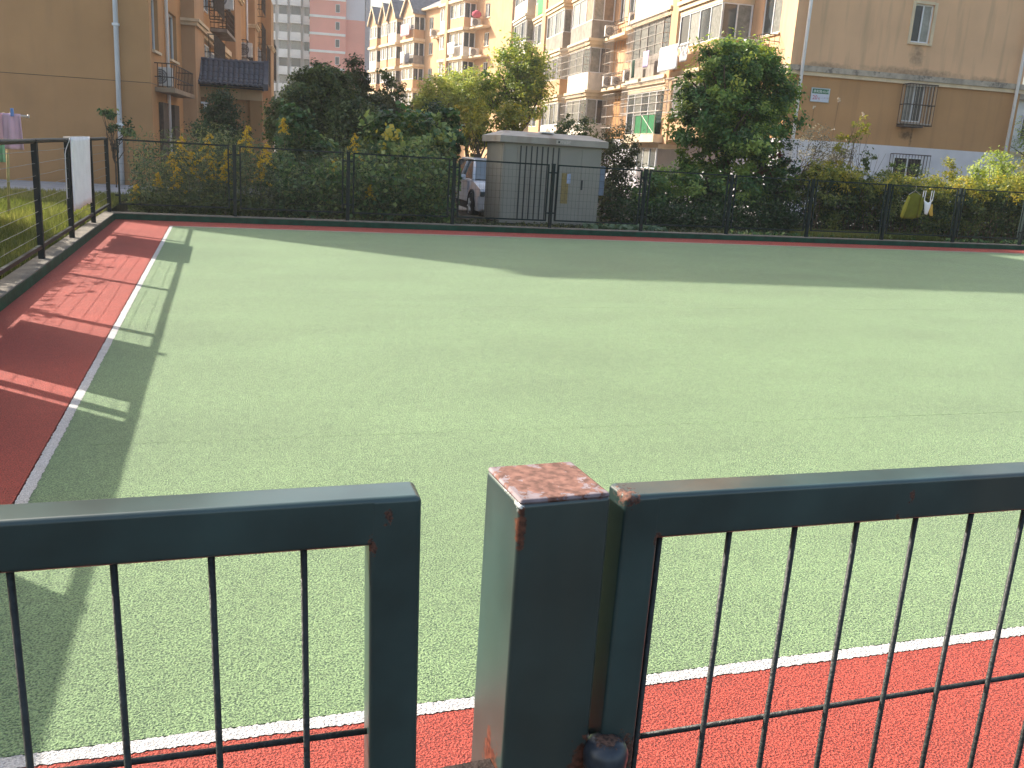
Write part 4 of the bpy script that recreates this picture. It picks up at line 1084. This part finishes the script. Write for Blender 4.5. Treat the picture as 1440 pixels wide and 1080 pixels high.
# uncountable undergrowth behind the back fence: weeds, then low leaves along the kerb
def stuff_leaves(name, n, x, y, z, size, key, aspect, dens=None, upb=.6):
    C = np.stack([RNG.uniform(*x, n), RNG.uniform(*y, n), np.zeros(n)], 1)
    lump = .5+.5*np.sin(C[:,0]*2.3+1.3*np.sin(C[:,1]*2))*np.cos(C[:,1]*1.9+C[:,0]*.7)
    C[:,2] = z[0]+(z[1]-z[0])*RNG.random(n)**1.2*(.45+.55*lump)*(1 if dens is None else dens(C[:,0], C[:,1]))
    N_ = RNG.normal(size=(n,3))*.6+np.array([0,-.2,upb]); N_ /= np.linalg.norm(N_, axis=1, keepdims=True)
    o = link(name, leaves_mesh(name, C, N_, size*(.6+.8*RNG.random(n)), .5+.35*(lump-.5)+RNG.normal(0,.24,n), LM[key], aspect))
    o['kind'] = 'stuff'; return o
stuff_leaves('undergrowth', 30000, (-1.6, 4.45), (17.5, 20.6), (.06, 1.75), .085, 'weeds', .28)
stuff_leaves('undergrowth', 9000, (1.0, 4.5), (17.6, 20.2), (.06, 1.5), .10, 'vine', .8)
stuff_leaves('undergrowth', 9000, (-1.6, .9), (17.4, 19.0), (.06, .55), .09, 'olive', .35)
stuff_leaves('undergrowth', 12000, (8.4, 13.2), (18.3, 20.4), (.06, .9), .085, 'dark', .5)
stuff_leaves('leaf_litter', 7000, (-1.6, 24), (17.3, 18.8), (.07, .16), .07, 'brownish', .6)
stuff_leaves('kerb_weeds', 420, (7.2, 8.9), (17.3, 17.75), (.08, .24), .13, 'pale', .85)
stuff_leaves('kerb_weeds', 700, (10.5, 20), (17.32, 17.7), (.08, .2), .09, 'vine', .6)
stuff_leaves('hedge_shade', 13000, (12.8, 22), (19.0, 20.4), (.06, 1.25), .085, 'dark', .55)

stuff_leaves('leaf_litter', 45, (-1.7, 14), (.9, 16.9), (.018, .022), .025, 'brownish', .6, upb=6)
def grass(name, n, x, y, hgt, z0, key='grass', lean=.5, dens=None):
    X = RNG.uniform(*x, n); Y_ = RNG.uniform(*y, n)
    if dens is not None:
        ok = RNG.random(n) < dens(X, Y_); X, Y_ = X[ok], Y_[ok]; n = len(X)
    h = hgt*(.5+RNG.random(n)); a = RNG.uniform(0, 2*np.pi, n); wd = .007+.006*RNG.random(n)
    d = np.stack([np.cos(a), np.sin(a)], 1); l = RNG.uniform(0, 2*np.pi, n); ln = h*lean*RNG.random(n)
    co = np.zeros((n, 3, 3), np.float32)
    co[:,0,0] = X-d[:,0]*wd; co[:,0,1] = Y_-d[:,1]*wd; co[:,1,0] = X+d[:,0]*wd; co[:,1,1] = Y_+d[:,1]*wd
    co[:,0,2] = co[:,1,2] = z0; co[:,2,0] = X+np.cos(l)*ln; co[:,2,1] = Y_+np.sin(l)*ln; co[:,2,2] = z0+h
    me = bpy.data.meshes.new(name)
    me.vertices.add(3*n); me.vertices.foreach_set('co', co.ravel()); me.loops.add(3*n); me.loops.foreach_set('vertex_index', np.arange(3*n, dtype=np.int32))
    me.polygons.add(n); me.polygons.foreach_set('loop_start', np.arange(0, 3*n, 3, dtype=np.int32)); me.materials.append(LM[key]); me.update(calc_edges=True)
    at_ = me.attributes.new('tint', 'FLOAT', 'FACE')
    at_.data.foreach_set('value', np.clip(.5+.3*np.sin(X*1.3)*np.cos(Y_*.9)+RNG.normal(0,.2,n), 0, 1).astype(np.float32))
    o = link(name, me); o['kind'] = 'stuff'; return o
grass('grass', 90000, (-7.5, -1.97), (7.5, 21.9), .10, .075)
grass('grass', 15000, (-3.0, -1.97), (7.5, 17.3), .15, .075)
grass('grass', 9000, (12.6, 16.2), (17.35, 18.3), .13, .08)

# ------------------------------------------------------------------ transformer cabinet
cabm = mat('cabinet_paint', (.28,.265,.225), .5, .06, 2, .03, 90, .4, streak=.12, stain=(.2,.16,.12))
cab_dark = mat('cabinet_slot', (.035,.04,.04), .6, .2, 9)
cb_ = tag(empty('transformer_cabinet', (5.52, 18.28, 0), R(-1.5)), 'large grey transformer cabinet with ribbed doors and a shallow hipped lid behind the fence', 'utility cabinet')
CW, CD, CH = 2.16, 1.35, 1.735
MB().box(.03, CW-.03, .03, CD-.03, -.25, .10).build('base', cab_dark, cb_)
MB().box(0, CW, 0, CD, .10, CH).build('body', cabm, cb_)
# front split in a ribbed door, a plain door and a right panel, each standing proud of the body
for a, c in ((.04, .30), (.305, 1.235), (1.24, 1.72), (1.725, CW-.04)):
    d = MB(); d.box(a, c, -.014, -.001, .14, CH-.03); do = d.build('door_panel', cabm, cb_)
    if a == .305:
        for k in range(8):
            x = .36+k*.118
            MB().box(x, x+.022, -.030, -.015, .20, CH-.05).build('rib', cab_dark, do)
    if a == 1.24:
        MB().box(1.30, 1.46, -.018, -.015, .55, 1.18).build('warning_plate', mat('warning_yellow', (.26,.19,.07), .5, .15, 20), do)
    if a == 1.725:
        MB().box(1.52+.22, 1.56+.22, -.02, -.0145, .85, 1.05).build('handle', cab_dark, do)
MB().box(1.42, 1.50, -.0185, -.0145, .97, 1.17).build('blue_label', mat('label_blue', (.35,.42,.58), .5, .2, 40), cb_)
d = MB(); d.box(-.012, -.001, .06, CD-.06, .14, CH-.04); d.build('side_panel', cabm, cb_)
ov = .10
q = MB(); z0, z1, z2 = CH+.002, CH+.13, CH+.24
o_ = [(-ov,-ov), (CW+ov,-ov), (CW+ov,CD+ov), (-ov,CD+ov)]
q.add([(x,y,z0) for x,y in o_]+[(x,y,z1) for x,y in o_]+[(.16,.42,z2), (CW-.16,.42,z2), (CW-.16,CD-.42,z2), (.16,CD-.42,z2)],
      [(0,3,2,1),(0,1,5,4),(1,2,6,5),(2,3,7,6),(3,0,4,7),(4,5,9,8),(5,6,10,9),(6,7,11,10),(7,4,8,11),(8,9,10,11)])
q.build('lid', mat('lid_paint', (.36,.325,.28), .6, .12, 3, .05, 60, .3, streak=.5, stain=(.2,.12,.07)), cb_)
MB().box(1.1, 1.42, -ov-.004, -ov-.001, CH+.03, CH+.1).build('name_plate', mat('plate_metal', (.45,.40,.35), .5, .3, 40), cb_)
MB().box(1.14, 1.18, -ov-.006, -ov-.0045, CH+.045, CH+.085).build('plate_mark', cab_dark, cb_)
MB().box(CW+.002, CW+.14, .05, .38, .75, 1.36).build('side_box', mat('side_box_blue', (.17,.21,.28), .5, .1, 9), cb_, bevel=.008)
pb_ = MB(); pb_.box(.88, 1.15, .25, .5, z2-.004, z2+.02); tag(pb_.build('cardboard', M['pale_white']), 'flat white board lying on the lid of the grey cabinet', 'board')
bpy.data.objects['cardboard'].matrix_world = cb_.matrix_basis.copy()

# ------------------------------------------------------------------ white car half hidden by the cabinet
carm = mat('car_paint', (.72,.73,.77), .22, .02, 2, 0, 1, .5); carm.node_tree.nodes['Principled BSDF'].inputs['Coat Weight'].default_value = .6
rub = mat('rubber', (.018,.018,.019), .8, .2, 20); glassc = mat('car_glass', (.05,.09,.11), .05, .1, 2, 0, 1, .8)
# local: x across (0 = its near side), y back from the nose, z up; nose towards the court
car = tag(empty('parked_car', (5.86, 21.25, -.14), R(-3)), 'white car parked nose first behind the left end of the grey cabinet', 'car')
prof = [(0,.30,.55),(0.02,.62,.70),(.10,.80,.78),(.95,.97,.86),(1.10,1.00,.86),(1.75,1.42,.72),(2.6,1.47,.70),(3.5,1.42,.70),(4.1,1.02,.82),(4.35,.95,.80),(4.42,.45,.74)]
CWD = 1.78
b = MB(); vs = []
low = [(0,.30),(0.02,.32),(.10,.24),(.95,.24),(1.10,.24),(1.75,.24),(2.6,.24),(3.5,.24),(4.1,.28),(4.35,.32),(4.42,.35)]
# body sides below the waist
waist = [.55,.68,.78,.93,.96,.97,.98,.99,.98,.92,.6]
for (y, zt, w_), (y2, zl), wz in zip(prof, low, waist):
    h2 = .86 if 0.05 < y < 4.4 else .76
    zt_ = min(zt, wz)
    c = CWD/2
    vs += [(c-h2*1.0, y, zl), (c-h2*1.03, y, (zl+zt_)/2), (c-h2*.97, y, zt_), (c+h2*.97, y, zt_), (c+h2*1.03, y, (zl+zt_)/2), (c+h2, y, zl)]
fs = []
for i in range(len(prof)-1):
    for k in range(6): fs.append((i*6+k, i*6+(k+1) % 6, (i+1)*6+(k+1) % 6, (i+1)*6+k))
fs += [(5,4,3,2,1,0), tuple(60+k for k in range(6))]
b.add(vs, [f[::-1] for f in fs]); b.build('body', carm, car, bevel=.03)
cabn = MB(); c = CWD/2
P4 = [(1.05, .975, .80), (1.80, 1.42, .62), (3.35, 1.44, .62), (4.1, .985, .78)]
vs = []
for y, z, h2 in P4: vs += [(c-h2, y, z), (c+h2, y, z)]
cabn.add(vs, [(0,2,3,1), (2,4,5,3), (4,6,7,5), (0,6,4,2), (1,3,5,7)]); cabn.build('glasshouse', glassc, car)
q = MB()
for s in (-1, 1):
    q.tube([(c+s*.81, 1.02, .96), (c+s*.635, 1.80, 1.43), (c+s*.635, 3.35, 1.455), (c+s*.80, 4.12, .97)], .038, 6)
    q.tube([(c+s*.82, 2.55, .97), (c+s*.645, 2.5, 1.43)], .04, 6)
q.add([(c-.63, 1.78, 1.425), (c+.63, 1.78, 1.425), (c+.63, 3.37, 1.45), (c-.63, 3.37, 1.45), (c-.55, 1.95, 1.475), (c+.55, 1.95, 1.475), (c+.55, 3.2, 1.495), (c-.55, 3.2, 1.495)], [(0,1,5,4),(1,2,6,5),(2,3,7,6),(3,0,4,7),(4,5,6,7)])
q.build('roof', carm, car, True)
def wheel(x, y, s):
    b = MB(); n = 20; pr = [(.0,.19),(.31,.19),(.325,.16),(.325,.03),(.30,.0),(.21,.0)]
    vs = []; 
    for r_, w_ in pr:
        for k in range(n): vs.append((x+s*(w_-.19), y+r_*math.cos(2*math.pi*k/n), .325+r_*math.sin(2*math.pi*k/n)))
    fs = []
    for i in range(len(pr)-1):
        for k in range(n): fs.append((i*n+k, i*n+(k+1) % n, (i+1)*n+(k+1) % n, (i+1)*n+k))
    wo = b.add(vs, fs).build('wheel', rub, car, True)
    r = MB(); r.tube([(x-s*.188, y, .325), (x-s*.165, y, .325)], [.20, .205], 16)
    r.build('rim', M['cage_dark'], wo)
    r = MB()
    for k in range(5):
        a = 2*math.pi*k/5; r.tube([(x-s*.195, y, .325), (x-s*.195, y+.19*math.cos(a), .325+.19*math.sin(a))], [.035,.022], 5)
    r.build('spoke', M['ac'], wo)
for y in (.85, 3.5):
    wheel(.16, y, 1); wheel(CWD-.16, y, -1)
    for xx, s in ((-.012, 1), (CWD+.012, -1)):
        q = MB(); n = 12
        q.tube([(xx+s*.02, y+.38*math.cos(math.pi*k/n), .33+.38*math.sin(math.pi*k/n)) for k in range(n+1)], .035, 6); q.build('wheel_arch', rub, car)
for s in (0, 1):
    x0 = -.05-.14 if s == 0 else CWD+.05
    MB().box(x0, x0+.14, 1.35, 1.55, .93, 1.07).build('mirror', carm, car, bevel=.03)
    q = MB(); xx = .05 if s == 0 else CWD-.35
    q.box(xx, xx+.30, -.012+.03, .14, .60, .72); q.build('headlight', glassc, car, bevel=.02)
    xx = -.002 if s == 0 else CWD-.006
    d = MB(); d.box(xx-.004, xx+.012, 1.35, 2.42, .42, .95); dd = d.build('door', carm, car, bevel=.01)
    MB().box(xx-.022, xx+.03, 2.2, 2.38, .80, .83).build('handle', M['ac'], dd)
    MB().box(xx-.006, xx+.03, 1.2, 3.1, .24, .40).build('sill', rub, car)
MB().box(.35, CWD-.35, -.03, .02, .36, .56).build('grille', rub, car)
MB().box(c-.22, c+.22, -.045, -.031, .40, .51).build('number_plate', mat('plate_blue', (.03,.08,.3), .4), car)

# ------------------------------------------------------------------ laundry
def cloth(name, label, cat, P00, P10, ztop, zbot, m, wave=.02, nx=14, nz=14, group=None, th=.008, ragged=0., taper=0., waves=3.0, back=None, zb1=None):
    """a hanging cloth from P00 to P10 (horizontal line), folding softly; solid with thickness"""
    a, c = V(P00), V(P10); d = c-a; p = V((-d.y, d.x, 0)).normalized()
    vs = []; fs = []; ph = random.random()*6
    for j in range(nz+1):
        t = j/nz
        for i in range(nx+1):
            s = i/nx; ss = .5+(s-.5)*(1-taper*t)
            zb = zbot if zb1 is None else zbot+(zb1-zbot)*s
            z = ztop+(zb-ztop)*t - (ragged*abs(math.sin(s*17+ph)) if j == nz else 0)
            o = p*(wave*(math.sin(s*math.pi*waves+ph)+.5*math.sin(s*math.pi*waves*2.3+ph*2+t))*t**.6)
            q = a+d*ss+o; vs.append((q.x, q.y, z))
    for j in range(nz):
        for i in range(nx): k = j*(nx+1)+i; fs.append((k, k+1, k+nx+2, k+nx+1))
    b = MB(); b.add(vs, fs)
    if back is not None:
        vs2 = []
        for j in range(nz+1):
            t = j/nz
            for i in range(nx+1):
                s = i/nx; z = ztop+(back-ztop)*t; q = a+d*s+p*(.07*min(1, t*4))+p*(wave*math.sin(s*math.pi*waves+2)*t**.6); vs2.append((q.x, q.y, z))
        b.add(vs2, fs)
        b.add([], [])
        n0 = 0; n1 = (nx+1)*(nz+1)
        for i in range(nx): b.f.append((n0+i+1, n0+i, n1+i, n1+i+1)); b.m.append(0)
    o = b.build(name, m, None, True)
    sm = o.modifiers.new('solid', 'SOLIDIFY'); sm.thickness = th
    return tag(o, label, cat, group)
def fab(name, col, var=.06): return mat(name, col, .9, var, 6, .25, 260, .1)
wht = fab('white_cloth', (.86,.84,.86)); bei = fab('beige_cloth', (.60,.52,.42))
FX = -1.86
tw_ = cloth('white_towel', 'white towel folded over the left fence near its far corner', 'towel', (FX+.052, 12.85, 0), (FX+.052, 14.62, 0), 1.392, .50, wht, .012, ragged=.04, waves=4, back=.62)
cloth('beige_cloth', 'beige cloth with a ragged edge showing under the white towel', 'cloth', (FX-.045, 12.95, 0), (FX-.045, 14.85, 0), 1.388, .47, bei, .012, ragged=.06, waves=3)
gq = fab('quilt_cloth', (.35,.30,.40)); gq2 = fab('check_cloth', (.5,.35,.3))
cloth('bed_sheet', 'dark bed sheet hung over the left fence nearer than the white towel', 'bed sheet', (FX+.022, 6.68, 0), (FX+.022, 8.15, 0), 1.352, .30, gq, .004, back=None)
cloth('bed_sheet', 'pinkish bed sheet hung over the near part of the left fence', 'bed sheet', (FX+.022, 4.62, 0), (FX+.022, 6.30, 0), 1.352, .2, gq2, .004)
cloth('bed_sheet', 'pale bed sheet hung over the nearest stretch of the left fence', 'bed sheet', (FX+.022, 2.2, 0), (FX+.022, 4.25, 0), 1.352, .2, bei, .004)
# pole with clothes beyond the left fence
pp = at(40, 164, 16.0)
q = MB(); q.tube([(pp.x-2.4, pp.y+.2, pp.z), (pp.x, pp.y, pp.z)], .022, 10); q.tube([(pp.x-.012, pp.y, pp.z), (pp.x+.012, pp.y, pp.z)], .03, 10)
tag(q.build('clothes_pole', M['cage'], None, True), 'steel clothes pole ending left of the fence, hung with pink laundry', 'clothes pole')
bp_ = at(14, 318, 16.1); bt = at(11, 170, 16.1)
q = MB(); q.tube([(bp_.x, 16.08, .02), (bt.x, 16.05, pp.z-.02)], .022, 8); q.tube([(bt.x-.05, 16.05, pp.z+.04), (bt.x, 16.05, pp.z-.03), (bt.x+.05, 16.05, pp.z+.04)], .012, 6)
tag(q.build('bamboo_prop', mat('bamboo', (.42,.37,.17), .6, .2, 6), None, True), 'yellowish bamboo prop standing under the clothes pole at the left edge', 'prop')
q = MB(); q.tube([(bt.x-2.2, 16.2, .02), (bt.x-2.2, 16.2, pp.z-.02)], .022, 8)
tag(q.build('bamboo_prop', bpy.data.materials['bamboo'], None, True), 'bamboo prop at the far end of the clothes pole, out to the left', 'prop')
pk = fab('pink_cloth', (.75,.44,.50)); lil = fab('lilac_cloth', (.72,.48,.60))
a, c = at(3, 160, 15.95), at(27, 160, 15.95)
cloth('pink_garment', 'lilac pink garment pegged at the end of the clothes pole', 'garment', (a.x, 15.95, 0), (c.x+.02, 15.93, 0), pp.z+.03, at(20, 210, 15.95).z, lil, .03, taper=-.2, waves=3)
a, c = at(-40, 160, 15.97), at(4, 160, 15.97)
cloth('pink_garment', 'salmon pink garment on the clothes pole at the very left edge', 'garment', (a.x, 15.98, 0), (c.x, 15.97, 0), pp.z+.03, at(-10, 195, 15.97).z, pk, .03)
a, c = at(-8, 198, 15.6), at(6, 198, 15.6)
cloth('green_cloth', 'green and white cloth scrap low at the left edge', 'cloth', (a.x, 15.6, 0), (c.x, 15.6, 0), at(0, 198, 15.6).z, at(2, 228, 15.6).z, fab('green_cloth', (.25,.5,.28), .3), .02)
q = MB(); pq = at(17, 158, 15.93); q.box(pq.x-.02, pq.x+.02, pq.y-.03, pq.y+.03, pq.z-.06, pq.z+.06)
tag(q.build('peg', mat('peg_blue', (.15,.3,.65), .4), None, bevel=.006), 'blue peg clipping the lilac garment to the pole', 'clothes peg')

# jacket and top on hangers on the back fence
def garment(name, label, cat, pts, m, thick=.05, Y=17.04, parts=()):
    e = tag(empty(name, (pts[0][0], Y, pts[0][1])), label, cat)
    def solid(nm, pp_, mm, th_, dy=0):
        b = MB(); n = len(pp_); cx = sum(p[0] for p in pp_)/n; cz = sum(p[1] for p in pp_)/n
        vs = [(p[0]-pts[0][0], dy, p[1]-pts[0][1]) for p in pp_] + [(cx-pts[0][0], dy-th_, cz-pts[0][1])] + [(p[0]-pts[0][0], dy+.004, p[1]-pts[0][1]) for p in pp_] + [(cx-pts[0][0], dy+th_*.4, cz-pts[0][1])]
        fs = [(i, (i+1) % n, n) for i in range(n)] + [((i+1) % n+n+1, i+n+1, 2*n+1) for i in range(n)] + [(i, i+n+1, (i+1) % n+n+1, (i+1) % n) for i in range(n)]
        o = b.add(vs, fs).build(nm, mm, e, True)
        s_ = o.modifiers.new('sub', 'SUBSURF'); s_.levels = 1; s_.render_levels = 2; s_.subdivision_type = 'SIMPLE'
    for nm, pp_, mm, th_, dy in parts: solid(nm, pp_, mm, th_, dy)
    return e
ol = fab('olive_cloth', (.16,.155,.022), .15); oll = fab('olive_light', (.34,.30,.05)); yl = fab('yellow_cloth', (.62,.38,.08)); 
jx = lambda px, py: (at(px, py, 17.04).x, at(px, py, 17.04).z)
body = [jx(1276,275), jx(1284,271), jx(1290,272), jx(1295,275), jx(1297,285), jx(1294,305), jx(1282,308), jx(1269,307), jx(1272,290)]
slv = [jx(1276,275), jx(1279,277), jx(1274,292), jx(1268,307), jx(1264,305), jx(1268,292)]
slv2 = [jx(1294,275), jx(1298,279), jx(1296,295), jx(1290,306), jx(1288,305), jx(1291,290)]
garment('jacket', 'olive green jacket on a hanger on the back fence', 'jacket', body, ol, parts=[('torso', body, ol, .025, -.01), ('sleeve', slv, oll, .03, -.03), ('sleeve', slv2, ol, .03, -.035)])
tb = [jx(1299,281), jx(1301,283), jx(1304,285), jx(1308,283), jx(1310,280), jx(1307,292), jx(1304,299), jx(1303,302), jx(1299,301)]
garment('strappy_camisole', 'white strappy top hung beside the olive jacket', 'top', tb, wht, parts=[('front', tb, wht, .03, -.02)])
y1 = [jx(1293,284), jx(1297,279), jx(1299,285), jx(1297,296), jx(1295,296)]; y2 = [jx(1309,288), jx(1312,287), jx(1312,304), jx(1308,304), jx(1306,298)]
garment('yellow_scarf', 'yellow scarf draped behind the white top on the back fence', 'scarf', y1, yl, parts=[('end', y1, yl, .03, .005), ('end', y2, yl, .03, .005)])
def hanger(px, py, w_, lab):
    p = at(px, py, 17.06)
    e = MB(); e.tube([(p.x-w_, 17.05, p.z-.09), (p.x, 17.05, p.z), (p.x+w_, 17.05, p.z-.09), (p.x-w_, 17.05, p.z-.09)], .006, 5)
    e.tube([(p.x, 17.05, p.z), (p.x, 17.05, p.z+.05), (p.x+.03, 17.06, p.z+.08), (p.x+.015, 17.08, p.z+.10)], .004, 5)
    tag(e.build('hanger', M['cage'], None), lab, 'clothes hanger')
hanger(1287, 268, .16, 'wire hanger holding the olive jacket on the fence')
q = MB()
for px in (1299.5, 1302.5, 1311, 1314):
    p, p2 = at(px, 268, 17.02), at(px-3, 283, 17.02); q.tube([p, p2], .009, 5)
tag(q.build('straps', wht, None), 'white straps tying the white top to the fence rail', 'straps')

# laundry and plants on the right block
def rbcloth(label, name, y0, y1, z0, z1, col, x=-P-.45, wave=.03, cat='laundry', n=10):
    a, c = RBp(x, y0, 0), RBp(x, y1, 0)
    return cloth(name, label, cat, a, c, z0, z1, fab(name+'_fabric', col), wave, n, 8)
rbcloth('large white sheet hanging from the front balcony left of the big round tree', 'white_sheet', 6.5, 8.6, 6.30, 5.30, (.8,.79,.78), cat='bed sheet')
rbcloth('grey corner of a second sheet beside the large white sheet', 'grey_sheet', 5.5, 6.45, 6.28, 5.55, (.45,.45,.46), x=-P-.38, cat='bed sheet')
rbcloth('lilac shirt hanging below the upper window cage', 'lilac_shirt', 10.0, 10.8, 6.35, 5.65, (.52,.42,.66), cat='shirt')
rbcloth('dark green trousers hanging left of the lilac shirt', 'dark_trousers', 11.9, 12.3, 6.1, 5.3, (.03,.06,.045), cat='trousers')
rbcloth('bright green cloth hanging high on the balconies near the top edge', 'green_towel', 33.4, 35.6, 12.3, 10.9, (.12,.62,.16), x=-P-.1, cat='towel')
rbcloth('red garment hanging in the dark open balcony at the top edge', 'red_garment', 29.0, 29.5, 12.6, 11.6, (.6,.03,.05), x=-P-.2, cat='garment')
pt = RBp(-P-.02, 27.9, 11.85)
plant('balcony_plants', 'potted green plants along the open balcony at the top edge', 'plants', [((pt.x, pt.y+k*.8, pt.z+.12), (.22, .35, .2)) for k in range(3)], 700, .09, 'vine', (pt.x, pt.y, 11.83), .01, limbs=3, stems=False)
# laundry on the further block
def mbcloth(label, name, y0, y1, z0, z1, col, x=-1.75, cat='laundry'):
    return cloth(name, label, cat, MBp(x, y0, 0), MBp(x, y1, 0), z0, z1, fab(name+'_fabric', col), .05, 8, 6)
mbcloth('white sheet on the nearest bay of the further block', 'white_sheet', 9.3, 11.2, 12.2, 11.0, (.82,.8,.8), cat='bed sheet')
mbcloth('pink and white bedding over the second gabled bay', 'pink_bedding', 22.6, 25.4, 15.2, 13.9, (.74,.5,.55), cat='bedding')
mbcloth('white bedding over the lower balcony of the second bay', 'white_bedding', 24.2, 25.4, 12.2, 10.9, (.8,.78,.76), cat='bedding')
mbcloth('dark bundle hung on the lower balcony of the second bay', 'dark_bundle', 22.3, 24.0, 11.9, 10.9, (.06,.06,.075), cat='laundry')
p = MBp(-.75, 6.4, 14.5)
q = MB(); q.tube([p+V((0,0,-.12)), p+V((0,0,.1)), p+V((0,0,.38)), p+V((0,0,.55))], [.28,.5,.42,.12], 10)
tag(q.build('red_bundle', fab('red_fabric', (.5,.10,.14)), None, True), 'red bundle on the air conditioner of the further block', 'bundle')
bpy.context.view_layer.update()

# ------------------------------------------------------------------ thin autumn haze
hz = MB().box(-262, 312, -132, 332, -1.4, 43.5).build('haze', None)
hm = bpy.data.materials.new('haze'); hm.use_nodes = True
hm.node_tree.nodes.remove(hm.node_tree.nodes['Principled BSDF'])
pv = hm.node_tree.nodes.new('ShaderNodeVolumePrincipled')
pv.inputs['Color'].default_value = (.93, .93, .93, 1); pv.inputs['Density'].default_value = .0008; pv.inputs['Anisotropy'].default_value = .45
hm.node_tree.links.new(pv.outputs[0], hm.node_tree.nodes['Material Output'].inputs['Volume'])
hz.data.materials.append(hm); hz['kind'] = 'stuff'
bpy.context.view_layer.update()
